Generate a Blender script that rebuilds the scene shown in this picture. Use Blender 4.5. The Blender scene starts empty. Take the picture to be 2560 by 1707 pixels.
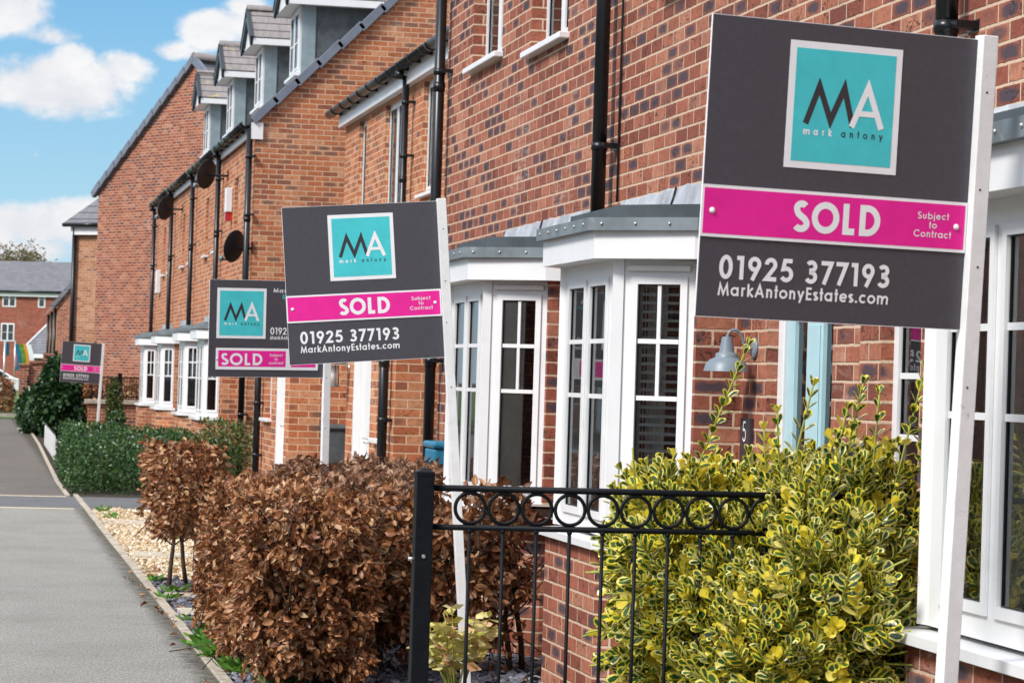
import bpy, bmesh, math, random
import numpy as np
from mathutils import Vector, Matrix
R=math.radians; PI=math.pi
rnd=random.Random(7); nr=np.random.default_rng(11)
S=bpy.context.scene; C=S.collection

# ------------------------------------------------------------ camera
cam=bpy.data.cameras.new('camera'); co=bpy.data.objects.new('camera',cam); C.objects.link(co); S.camera=co
cam.sensor_width=36; cam.lens=93.71; cam.clip_start=.1; cam.clip_end=3000
cam.dof.use_dof=True; cam.dof.focus_distance=11.5; cam.dof.aperture_fstop=13
_r=Vector((.97945928,-.1992477,.03098187)); _d=Vector((.03324337,.00801402,-.99941516)); _f=Vector((.19888289,.97991639,.01447307))
m=Matrix.Identity(4)
for i in range(3): m[i][0]=_r[i]; m[i][1]=-_d[i]; m[i][2]=-_f[i]
m[2][3]=1.62
co.matrix_world=m
def pix(u,v,D):                      # a point of the place from its bearing and distance (measured off the photograph)
    p=_r*((u-1280)/6664*D)+_d*((v-853.5)/6664*D)+_f*D
    return Vector((p.x,p.y,p.z+1.62))
# ------------------------------------------------------------ sky, sun, exposure
SUN_EL,SUN_AZ=R(44),R(-121)          # azimuth from +Y towards +X: over the street, behind the camera's left shoulder
W=bpy.data.worlds.new('World'); S.world=W; W.use_nodes=True
S.view_settings.view_transform='Standard'; S.view_settings.look='None'; S.view_settings.exposure=0.98; S.view_settings.gamma=1
class NT:
    def __init__(s,t): s.t=t; t.nodes.clear()
    def n(s,ty,**k):
        q=s.t.nodes.new(ty)
        for a,b in k.items():
            if a.startswith('i_'):
                q.inputs[int(a[2:]) if a[2:].isdigit() else a[2:].replace('_',' ')].default_value=b
            else: setattr(q,a,b)
        return q
    def l(s,a,b): s.t.links.new(a,b)
    def inp(s,v,sock):
        if isinstance(v,(int,float,tuple,list)): sock.default_value=v
        else: s.l(v,sock)
    def m(s,op,a,b=None,c=None,clamp=False):
        q=s.n('ShaderNodeMath',operation=op); q.use_clamp=clamp
        s.inp(a,q.inputs[0])
        if b is not None: s.inp(b,q.inputs[1])
        if c is not None: s.inp(c,q.inputs[2])
        return q.outputs[0]
    def ss(s,v,a,b):                  # smoothstep a..b
        q=s.n('ShaderNodeMapRange',interpolation_type='SMOOTHSTEP'); s.inp(v,q.inputs[0]); q.inputs[1].default_value=a; q.inputs[2].default_value=b
        return q.outputs[0]
    def mix(s,f,a,b,bt='MIX'):
        q=s.n('ShaderNodeMix',data_type='RGBA',blend_type=bt); s.inp(f,q.inputs[0])
        for v,k in ((a,6),(b,7)):
            if isinstance(v,(tuple,list)): v=tuple(v)+(1,)*(4-len(v))
            s.inp(v,q.inputs[k])
        return q.outputs[2]
    def ramp(s,f,stops,interp='LINEAR'):
        q=s.n('ShaderNodeValToRGB'); s.inp(f,q.inputs[0]); e=q.color_ramp.elements; q.color_ramp.interpolation=interp
        while len(e)<len(stops): e.new(.5)
        for i,(p,c) in enumerate(stops): e[i].position=p; e[i].color=tuple(c)+(1,)
        return q.outputs[0]
    def noise(s,vec,scale,detail=3,rough=.55,dist=0,out=0):
        q=s.n('ShaderNodeTexNoise'); q.inputs['Scale'].default_value=scale; q.inputs['Detail'].default_value=detail; q.inputs['Roughness'].default_value=rough; q.inputs['Distortion'].default_value=dist
        if vec is not None: s.l(vec,q.inputs['Vector'])
        return q.outputs[out]
    def comb(s,x,y,z):
        q=s.n('ShaderNodeCombineXYZ')
        for i,v in enumerate((x,y,z)): s.inp(v,q.inputs[i])
        return q.outputs[0]
t=NT(W.node_tree)
sky=t.n('ShaderNodeTexSky',sky_type='NISHITA'); sky.sun_disc=False; sky.sun_elevation=SUN_EL; sky.sun_rotation=SUN_AZ; sky.dust_density=.6; sky.ozone_density=2.5; sky.air_density=1.0
tc=t.n('ShaderNodeTexCoord'); sp=t.n('ShaderNodeSeparateXYZ'); t.l(tc.outputs['Generated'],sp.inputs[0])
az=t.m('ARCTAN2',sp.outputs[0],sp.outputs[1]); el=t.m('ARCSINE',sp.outputs[2])
dv=t.comb(t.m('MULTIPLY',az,1.0),t.m('MULTIPLY',el,1.5),0.0)
n1=t.noise(dv,26,7,.6,.3); n2=t.noise(dv,90,5,.6); n3=t.noise(tc.outputs['Generated'],3.2,8,.6,.4)
dist=t.m('ADD',t.m('MULTIPLY',t.m('SUBTRACT',n1,.5),3.0),t.m('MULTIPLY',t.m('SUBTRACT',n2,.5),1.0))
cl=None
def azel(u,v):
    q=(pix(u,v,1)-Vector((0,0,1.62))).normalized(); return math.atan2(q.x,q.y),math.asin(q.z)
for u,v,a,b,k in ((150,215,150,70,1.15),(185,150,60,45,.9),(300,170,85,42,.8),(120,85,105,35,.62),(20,25,100,60,1.0),(530,75,85,50,.98),(440,125,70,30,.66),(620,20,60,35,.8),(90,385,22,18,.30),
                  (60,560,190,50,1.1),(190,555,130,65,1.0),(60,625,260,40,.85),(230,610,120,60,.8),(640,60,120,60,.8)):
    A,Ee=azel(u,v)
    dx=t.m('DIVIDE',t.m('SUBTRACT',az,A),a/6664); dy=t.m('DIVIDE',t.m('SUBTRACT',el,Ee),b/6664)
    r2=t.m('ADD',t.m('MULTIPLY',dx,dx),t.m('MULTIPLY',dy,dy))
    g=t.m('SUBTRACT',k*1.25,t.m('MULTIPLY',r2,.75))
    cl=g if cl is None else t.m('MAXIMUM',cl,g)
ahead=t.ss(sp.outputs[1],.95,.975)    # the measured clouds ahead; elsewhere an unseen cloud layer added for lighting and reflections
cl=t.m('ADD',cl,t.m('MULTIPLY',dist,.95))
cl=t.ss(cl,.08,.95)
cg=t.ss(t.m('ADD',n3,t.m('MULTIPLY',n1,.25)),.50,.72)
mask=t.m('ADD',t.m('MULTIPLY',cl,ahead),t.m('MULTIPLY',cg,t.m('SUBTRACT',1.0,ahead)))
skc=t.mix(1.0,sky.outputs[0],(1.0,1.0,1.0),'MULTIPLY')
grad=t.ramp(t.m('MULTIPLY',el,4.0),((.0,(2.6,3.35,3.8)),(.22,(1.8,3.0,3.7)),(.55,(.95,2.2,3.5)),(1.0,(.76,1.88,3.4))))
low=t.ss(el,.55,.2)
skc=t.mix(low,skc,grad)
cc=t.mix(low,(7.4,7.5,7.7),t.mix(t.ss(n1,.35,.7),(3.35,3.4,3.6),(4.2,4.2,4.2)))
bg=t.n('ShaderNodeBackground'); t.l(t.mix(mask,skc,cc),bg.inputs[0]); bg.inputs[1].default_value=.12
ow=t.n('ShaderNodeOutputWorld'); t.l(bg.outputs[0],ow.inputs[0])
sl=bpy.data.lights.new('sun','SUN'); so=bpy.data.objects.new('sun',sl); C.objects.link(so)
sl.energy=2.1; sl.angle=R(14); sl.color=(1,.965,.92)
sd=Vector((math.sin(SUN_AZ)*math.cos(SUN_EL),math.cos(SUN_AZ)*math.cos(SUN_EL),math.sin(SUN_EL)))
so.rotation_euler=sd.to_track_quat('Z','Y').to_euler(); so.location=(-6,-4,12)

# ------------------------------------------------------------ materials
def newmat(name):
    M=bpy.data.materials.new(name); M.use_nodes=True; t=NT(M.node_tree)
    o=t.n('ShaderNodeOutputMaterial'); p=t.n('ShaderNodeBsdfPrincipled'); t.l(p.outputs[0],o.inputs[0])
    return M,t,p
def setp(t,p,col,rough=.5,spec=.5,metal=0,bump=None,bd=.01,bs=1):
    if isinstance(col,tuple): p.inputs['Base Color'].default_value=tuple(col)+(1,)
    else: t.l(col,p.inputs['Base Color'])
    t.inp(rough,p.inputs['Roughness']); p.inputs['Specular IOR Level'].default_value=spec; p.inputs['Metallic'].default_value=metal
    if bump is not None:
        b=t.n('ShaderNodeBump'); b.inputs['Distance'].default_value=bd; b.inputs['Strength'].default_value=bs; t.l(bump,b.inputs['Height']); t.l(b.outputs[0],p.inputs['Normal'])
def plain(name,col,rough=.5,spec=.5,metal=0,var=.08,scale=9,bd=.0,dirt=None):
    M,t,p=newmat(name); g=t.n('ShaderNodeNewGeometry'); pos=g.outputs['Position']
    n=t.noise(pos,scale,5,.6)
    k=tuple(min(1,c*(1+var)) for c in col); k2=tuple(c*(1-var) for c in col)
    c=t.mix(t.ss(n,.3,.7),k2,k)
    if dirt:
        n2=t.noise(pos,dirt[1],6,.65,.4); c=t.mix(t.m('MULTIPLY',t.ss(n2,dirt[2],dirt[2]+.16),dirt[3]),c,dirt[0])
    r=t.m('ADD',rough-.06,t.m('MULTIPLY',n,.12))
    setp(t,p,c,r,spec,metal,t.noise(pos,scale*9,3) if bd else None,bd)
    return M
def uvsep(t):
    u=t.n('ShaderNodeUVMap'); s=t.n('ShaderNodeSeparateXYZ'); t.l(u.outputs[0],s.inputs[0]); return u.outputs[0],s.outputs[0],s.outputs[1]
def brick(name,cols,mortar,dark,dcol,crease=.5,bl=.225,bh=.075):
    M,t,p=newmat(name); uv,u,v=uvsep(t)
    wob=t.noise(uv,14,3); u2=t.m('ADD',u,t.m('MULTIPLY',t.m('SUBTRACT',wob,.5),.008)); wob2=t.noise(uv,17.3,3); v2=t.m('ADD',v,t.m('MULTIPLY',t.m('SUBTRACT',wob2,.5),.008))
    rv=t.m('DIVIDE',v2,bh); row=t.m('FLOOR',rv); fu=t.m('ADD',t.m('DIVIDE',u2,bl),t.m('MULTIPLY',t.m('MODULO',t.m('ABSOLUTE',row),2.0),.5)); col=t.m('FLOOR',fu)
    lx=t.m('MULTIPLY',t.m('FRACT',fu),bl); ly=t.m('MULTIPLY',t.m('FRACT',rv),bh)
    wn=t.n('ShaderNodeTexWhiteNoise',noise_dimensions='2D'); t.l(t.comb(col,row,0.0),wn.inputs[0]); rs=t.n('ShaderNodeSeparateXYZ'); t.l(wn.outputs['Color'],rs.inputs[0]); r1,r2,r3=rs.outputs
    cx=t.m('DIVIDE',t.m('ABSOLUTE',t.m('SUBTRACT',lx,.0055+bl/2)),bl/2-.0055); cy=t.m('DIVIDE',t.m('ABSOLUTE',t.m('SUBTRACT',ly,.0055+bh/2)),bh/2-.0055)
    mx=t.m('MAXIMUM',t.ss(cx,.985,1.02),t.ss(cy,.94,1.04))
    big=t.noise(uv,.55,3); fine=t.noise(uv,60,5,.65); med=t.noise(uv,23,4,.6,.6)
    r1v=t.m('ADD',r1,t.m('MULTIPLY',t.m('SUBTRACT',big,.5),.5))
    c=t.ramp(r1v,cols)
    c=t.mix(t.m('MULTIPLY',t.ss(med,.38,.72),.45),c,tuple(x*.62 for x in cols[0][1]))
    c=t.mix(t.m('MULTIPLY',t.ss(fine,.52,.72),.3),c,tuple(min(1,x*1.35) for x in cols[-1][1]))
    e=t.m('ADD',t.m('POWER',t.m('ADD',t.m('POWER',cx,3.0),t.m('POWER',cy,3.0)),.33),t.m('MULTIPLY',t.m('SUBTRACT',med,.5),1.15))
    dm=t.m('MULTIPLY',t.ss(e,1.05,.5),t.ss(t.m('ADD',r2,t.m('MULTIPLY',t.m('SUBTRACT',big,.5),.7)),1-dark,1-dark+.12))
    c=t.mix(t.m('MULTIPLY',dm,.9),c,dcol)
    # drag-faced creases: short dark folds
    cv=t.comb(t.m('MULTIPLY',u,.55),v,t.m('MULTIPLY',r3,9.0)); cr=t.noise(cv,20,2,.5,1.0)
    crm=t.m('MULTIPLY',t.ss(t.m('ABSOLUTE',t.m('SUBTRACT',cr,.5)),.03,.008),t.ss(r3,1-crease,1-crease+.1))
    crm=t.m('MULTIPLY',crm,t.ss(t.noise(uv,9,1),.44,.54))
    c=t.mix(t.m('MULTIPLY',crm,.75),c,(.035,.02,.015))
    mc=t.mix(t.ss(fine,.3,.7),tuple(x*.82 for x in mortar),mortar)
    c=t.mix(mx,c,mc)
    pale=t.m('MULTIPLY',t.m('MULTIPLY',t.ss(t.noise(uv,.8,6,.65),.52,.72),t.ss(t.noise(t.comb(t.m('MULTIPLY',u,3.0),t.m('MULTIPLY',v,13.3),0.0),2.2,4,.6),.45,.65)),.42); c=t.mix(pale,c,(.62,.52,.44))
    drk=t.m('MULTIPLY',t.ss(t.noise(t.comb(t.m('MULTIPLY',u,2.2),t.m('MULTIPLY',v,.5),3.0),1.3,6,.65),.5,.75),.30); c=t.mix(drk,c,(.10,.055,.04))
    h=t.m('SUBTRACT',t.m('SUBTRACT',t.m('MULTIPLY',fine,.3),mx),t.m('MULTIPLY',crm,.6))
    setp(t,p,c,.82,.25,0,h,.006,.8); return M
def tiles(name,c0,c1,rh=.3,tw=.33,lich=0):
    M,t,p=newmat(name); uv,u,v=uvsep(t)
    rv=t.m('DIVIDE',v,rh); row=t.m('FLOOR',rv); fu=t.m('ADD',t.m('DIVIDE',u,tw),t.m('MULTIPLY',t.m('MODULO',t.m('ABSOLUTE',row),2.0),.5)); col=t.m('FLOOR',fu)
    wn=t.n('ShaderNodeTexWhiteNoise',noise_dimensions='2D'); t.l(t.comb(col,row,0.0),wn.inputs[0])
    n=t.noise(t.comb(t.m('MULTIPLY',u,4.0),t.m('MULTIPLY',v,.8),0.0),3,6,.65); c=t.mix(t.m('ADD',t.m('MULTIPLY',wn.outputs[0],.35),t.m('MULTIPLY',t.ss(n,.25,.75),.65)),c0,c1)
    fy=t.m('FRACT',rv); fx=t.m('FRACT',fu)
    edge=t.m('MAXIMUM',t.ss(fy,.16,.07),t.m('MULTIPLY',t.ss(t.m('ABSOLUTE',t.m('SUBTRACT',fx,.5)),.48,.497),.28))  # shadow line under each tile row painted into the colour, plus thin joints
    c=t.mix(t.m('MULTIPLY',edge,.95),c,(.02,.02,.022))
    if lich: c=t.mix(t.m('MULTIPLY',t.ss(t.noise(uv,5,5,.6,.8),.64,.68),lich),c,(.55,.42,.04))
    h=t.m('SUBTRACT',t.m('SUBTRACT',1.0,fy),edge)
    setp(t,p,c,.7,.35,0,h,.02,.7); return M
def leafmat(name,stops,rough=.45,trans=.25,edgecol=None,cen=None,yel=None,spec=.4):
    M,t,p=newmat(name); g=t.n('ShaderNodeNewGeometry'); ri=g.outputs['Random Per Island']
    c=t.ramp(ri,stops); uv,u,v=uvsep(t)
    n=t.noise(g.outputs['Position'],60,3)
    if edgecol:
        d=t.m('MULTIPLY',t.m('ABSOLUTE',t.m('SUBTRACT',u,.5)),2.0); e2=t.m('ADD',d,t.m('MULTIPLY',t.m('SUBTRACT',n,.5),.7))
        ed=t.m('MAXIMUM',t.ss(e2,.50,.60),t.ss(t.m('ADD',v,t.m('MULTIPLY',t.m('SUBTRACT',n,.5),.3)),.84,.92))
        if yel: ed=t.m('MAXIMUM',ed,t.ss(ri,1-yel,1-yel+.01))
        wn=t.m('FRACT',t.m('MULTIPLY',ri,37.7))
        c=t.mix(ed,c,t.ramp(wn,edgecol))
    else:
        vein=t.ss(t.m('ABSOLUTE',t.m('SUBTRACT',u,.5)),.05,.0); c=t.mix(t.m('MULTIPLY',vein,.4),c,tuple(x*1.5 for x in stops[-1][1]))
        rib=t.m('SINE',t.m('MULTIPLY',t.m('SUBTRACT',v,t.m('ABSOLUTE',t.m('SUBTRACT',u,.5))),42.0)); c=t.mix(t.m('MULTIPLY',t.ss(rib,.2,1.0),.25),c,tuple(x*.6 for x in stops[0][1]))
    setp(t,p,c,rough,spec)
    tr=t.n('ShaderNodeBsdfTranslucent'); t.l(c,tr.inputs[0]); mxs=t.n('ShaderNodeMixShader'); mxs.inputs[0].default_value=trans
    t.l(p.outputs[0],mxs.inputs[1]); t.l(tr.outputs[0],mxs.inputs[2]); o=[q for q in t.t.nodes if q.type=='OUTPUT_MATERIAL'][0]; t.l(mxs.outputs[0],o.inputs[0])
    return M
def glassmat(name,tint=(.93,.95,.95)):
    M=bpy.data.materials.new(name); M.use_nodes=True; t=NT(M.node_tree); o=t.n('ShaderNodeOutputMaterial')
    gl=t.n('ShaderNodeBsdfGlossy'); gl.inputs['Roughness'].default_value=.012; gl.inputs[0].default_value=(.9,.93,.95,1); tr=t.n('ShaderNodeBsdfTransparent'); tr.inputs[0].default_value=tint+(1,)
    f=t.n('ShaderNodeFresnel'); f.inputs[0].default_value=2.0
    mx=t.n('ShaderNodeMixShader'); t.l(f.outputs[0],mx.inputs[0]); t.l(tr.outputs[0],mx.inputs[1]); t.l(gl.outputs[0],mx.inputs[2]); t.l(mx.outputs[0],o.inputs[0])
    return M
MT={}
MT['red']=brick('red_brick',((0.,(.18,.052,.034)),(.3,(.275,.082,.049)),(.7,(.36,.120,.070)),(1.,(.44,.19,.115))),(.63,.46,.33),.33,(.05,.046,.062),.6)
MT['deepred']=brick('deep_red_brick',((0.,(.20,.045,.03)),(.5,(.30,.07,.042)),(1.,(.36,.10,.06))),(.42,.24,.17),.2,(.12,.06,.05),.1)
MT['orange']=brick('orange_brick',((0.,(.27,.095,.055)),(.25,(.43,.135,.056)),(.7,(.53,.19,.082)),(1.,(.57,.29,.155))),(.72,.49,.32),.24,(.17,.095,.07),.2)
MT['farred']=brick('far_red_brick',((0.,(.19,.053,.032)),(.4,(.295,.085,.047)),(.8,(.36,.125,.067)),(1.,(.42,.19,.11))),(.64,.45,.33),.22,(.10,.06,.06),.1)
MT['pale']=brick('pale_orange_brick',((0.,(.33,.14,.07)),(.5,(.44,.20,.105)),(1.,(.50,.27,.16))),(.58,.42,.30),.15,(.14,.07,.06),.1)
MT['tile']=tiles('brown_grey_roof_tiles',(.14,.125,.12),(.27,.245,.235),.27,.33,.0)
MT['tileL']=tiles('lichened_roof_tiles',(.15,.135,.13),(.29,.26,.25),.27,.33,.5)
MT['slateroof']=tiles('grey_roof_tiles',(.10,.10,.11),(.20,.20,.215),.29,.4)
MT['white']=plain('white_upvc',(.75,.75,.75),.32,.5,0,.03,4,0,((.50,.49,.45),2.5,.56,.22))
MT['whitewood']=plain('white_painted_timber',(.76,.76,.75),.55,.4,0,.05,14,.0006,((.20,.16,.12),17,.63,.75))
MT['black']=plain('black_plastic',(.008,.009,.011),.3,.4,0,.15,6)
MT['gloss']=plain('glossy_black_plastic',(.012,.013,.015),.16,.6,0,.15,6)
MT['iron']=plain('black_painted_iron',(.006,.007,.009),.5,.14,0,.2,30,.0008)
MT['zinc']=plain('zinc_trim',(.17,.20,.215),.5,.5,.2,.22,5,0,((.34,.36,.36),9,.58,.6))
MT['zincdark']=plain('dark_zinc',(.055,.068,.075),.5,.5,.1,.2,5)
MT['lead']=plain('weathered_lead',(.36,.38,.41),.6,.4,.15,.25,4,0,((.66,.68,.70),6,.52,.7))
MT['greyclad']=plain('dark_grey_cladding',(.075,.088,.095),.65,.3,0,.25,7)
MT['greypost']=plain('blue_grey_paint',(.22,.28,.30),.5,.4,0,.1,7)
MT['verge']=plain('grey_verge_cap',(.15,.17,.21),.5,.4,0,.12,4)
MT['glass']=glassmat('window_glass')
MT['interior']=plain('dim_interior',(.30,.28,.25),.9,.1)
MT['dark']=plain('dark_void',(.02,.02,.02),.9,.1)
MT['blind']=plain('cream_blind',(.86,.85,.80),.7,.2)
MT['vblind']=plain('grey_vertical_blind',(.78,.76,.72),.8,.2)
MT['curtain']=plain('cream_curtain',(.74,.70,.62),.9,.1)
MT['bluedoor']=plain('pale_blue_door_paint',(.41,.61,.65),.35,.5,0,.04)
MT['anthr']=plain('anthracite_sign_face',(.066,.063,.075),.42,.4,0,.07,70,.0004,((.17,.17,.18),24,.69,.5))
MT['teal']=plain('teal_sign_print',(.065,.56,.60),.4,.4,0,.06,14)
MT['pink']=plain('magenta_sign_print',(.80,.018,.30),.4,.4,0,.05,14)
MT['print']=plain('white_sign_print',(.84,.84,.85),.4,.4,0,.02,14)
MT['char']=plain('charcoal_sign_print',(.040,.036,.042),.42,.4)
MT['screw']=plain('screw_head',(.75,.75,.74),.35,.5)
MT['rust']=plain('rusty_nail_hole',(.06,.035,.02),.8,.2)
MT['lampgrey']=plain('grey_enamel',(.17,.21,.245),.42,.5,0,.06,12)
MT['steel']=plain('brushed_steel',(.55,.55,.55),.3,.5,.8)
MT['dish']=plain('dark_grey_dish',(.022,.022,.025),.45,.3,0,.15,5)
MT['bark']=plain('grey_brown_bark',(.085,.062,.046),.9,.2,0,.3,40,.004)
MT['greenstem']=plain('green_stem',(.34,.36,.07),.6,.3)
MT['beech']=leafmat('dry_beech_leaf',((0.,(.09,.028,.010)),(.3,(.235,.082,.029)),(.62,(.38,.155,.058)),(.86,(.50,.26,.12)),(1.,(.66,.46,.27))),.42,.22)
MT['beechfar']=leafmat('pale_dry_beech_leaf',((0.,(.11,.045,.022)),(.4,(.25,.115,.06)),(.8,(.37,.20,.115)),(1.,(.50,.33,.21))),.5,.22)
MT['euon']=leafmat('variegated_leaf',((0.,(.014,.055,.018)),(.5,(.04,.11,.028)),(1.,(.10,.18,.04))),.24,.22,((0.,(.70,.57,.035)),(.5,(.82,.69,.07)),(1.,(.88,.82,.38))),yel=.10,spec=.5)
MT['euony']=leafmat('yellow_leaf',((0.,(.62,.50,.03)),(.5,(.78,.64,.05)),(1.,(.86,.76,.22))),.35,.3)
MT['privet']=leafmat('dark_green_leaf',((0.,(.014,.045,.014)),(.5,(.030,.085,.022)),(.85,(.06,.14,.032)),(1.,(.13,.23,.05))),.3,.2)
MT['olive']=leafmat('olive_variegated_leaf',((0.,(.02,.05,.014)),(.5,(.07,.11,.025)),(.85,(.16,.19,.05)),(1.,(.32,.30,.08))),.4,.2)
MT['laurel']=leafmat('glossy_laurel_leaf',((0.,(.008,.025,.010)),(.5,(.018,.055,.018)),(.9,(.04,.095,.03)),(1.,(.10,.17,.05))),.25,.15)
MT['weed']=leafmat('bright_weed_leaf',((0.,(.05,.16,.02)),(.5,(.11,.27,.03)),(1.,(.2,.36,.06))),.5,.3)
MT['yellowleaf']=leafmat('yellow_green_leaf',((0.,(.42,.42,.08)),(.4,(.66,.58,.16)),(.8,(.76,.66,.36)),(1.,(.55,.22,.12))),.45,.3)
MT['oak']=leafmat('olive_brown_leaf',((0.,(.10,.085,.035)),(.5,(.17,.14,.06)),(1.,(.25,.20,.10))),.7,.3)
MT['stone']=plain('pale_coping_stone',(.42,.37,.29),.85,.2,0,.15,9,.002,((.16,.14,.10),4,.55,.6))
MT['soil']=plain('dark_soil',(.06,.05,.04),.95,.1,0,.35,14,.01)
MT['grass']=plain('mown_grass',(.085,.14,.04),.9,.15,0,.35,9,.01)
MT['blue']=plain('blue_plastic',(.014,.16,.27),.45,.4,0,.1)
MT['carred']=plain('red_car_paint',(.45,.02,.02),.2,.6)
MT['slatechip']=leafmat('slate_chip',((0.,(.045,.045,.06)),(.4,(.10,.10,.13)),(.8,(.19,.19,.225)),(1.,(.33,.33,.35))),.6,.0)
MT['pebble']=leafmat('cream_gravel',((0.,(.30,.20,.10)),(.35,(.52,.38,.22)),(.75,(.66,.56,.40)),(1.,(.80,.75,.66))),.8,.0)
def asphalt(name,base,moss=0):
    M,t,p=newmat(name); g=t.n('ShaderNodeNewGeometry'); pos=g.outputs['Position']; s=t.n('ShaderNodeSeparateXYZ'); t.l(pos,s.inputs[0])
    pv=t.comb(s.outputs[0],t.m('MULTIPLY',s.outputs[1],.30),0.0); sp1=t.noise(pv,170,2,.8); sp2=t.noise(pv,70,4,.85); big=t.noise(pos,.9,5,.6); st=t.noise(t.comb(t.m('MULTIPLY',s.outputs[0],.5),t.m('MULTIPLY',s.outputs[1],1.6),0.0),2.4,6,.7)
    c=t.mix(t.ss(t.m('ADD',t.m('MULTIPLY',sp1,.5),t.m('MULTIPLY',sp2,.5)),.40,.60),tuple(x*.48 for x in base),tuple(x*1.42 for x in base))
    c=t.mix(t.m('MULTIPLY',t.ss(big,.4,.75),.4),c,tuple(x*.55 for x in base)); c=t.mix(t.m('MULTIPLY',t.ss(t.noise(pos,3.3,7,.72,.5),.56,.66),.3),c,tuple(x*.55 for x in base)); c=t.mix(t.m('MULTIPLY',t.ss(st,.55,.8),.18),c,tuple(x*.55 for x in base))
    if moss:
        e=t.m('ADD',t.ss(s.outputs[0],1.0,1.34),t.m('MULTIPLY',t.m('SUBTRACT',t.noise(pos,9,7,.75),.5),1.5))
        c=t.mix(t.m('MULTIPLY',t.ss(e,.50,1.1),.85),c,(.055,.048,.03))
        e2=t.m('MULTIPLY',t.ss(t.noise(pos,2.6,5,.6),.6,.7),t.ss(s.outputs[0],1.05,1.32)); c=t.mix(t.m('MULTIPLY',e2,.6),c,(.10,.085,.02))
    setp(t,p,c,.92,.2,0,t.m('ADD',sp1,sp2),.006,.7); return M
MT['path']=asphalt('worn_grey_tarmac',(.285,.28,.255),1)
MT['road']=asphalt('dark_tarmac',(.15,.155,.16))
MT['farpath']=asphalt('brown_grey_tarmac',(.155,.14,.125),1)
MT['line']=plain('cream_block_line',(.58,.50,.36),.85,.2,0,.2,12)
MT['kerb']=plain('concrete_edging',(.40,.35,.28),.9,.2,0,.2,7,.003,((.12,.10,.06),9,.54,.6))
MT['slab']=plain('sandstone_slab',(.44,.39,.31),.88,.2,0,.14,5,.003,((.2,.17,.12),3,.56,.5))

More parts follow.
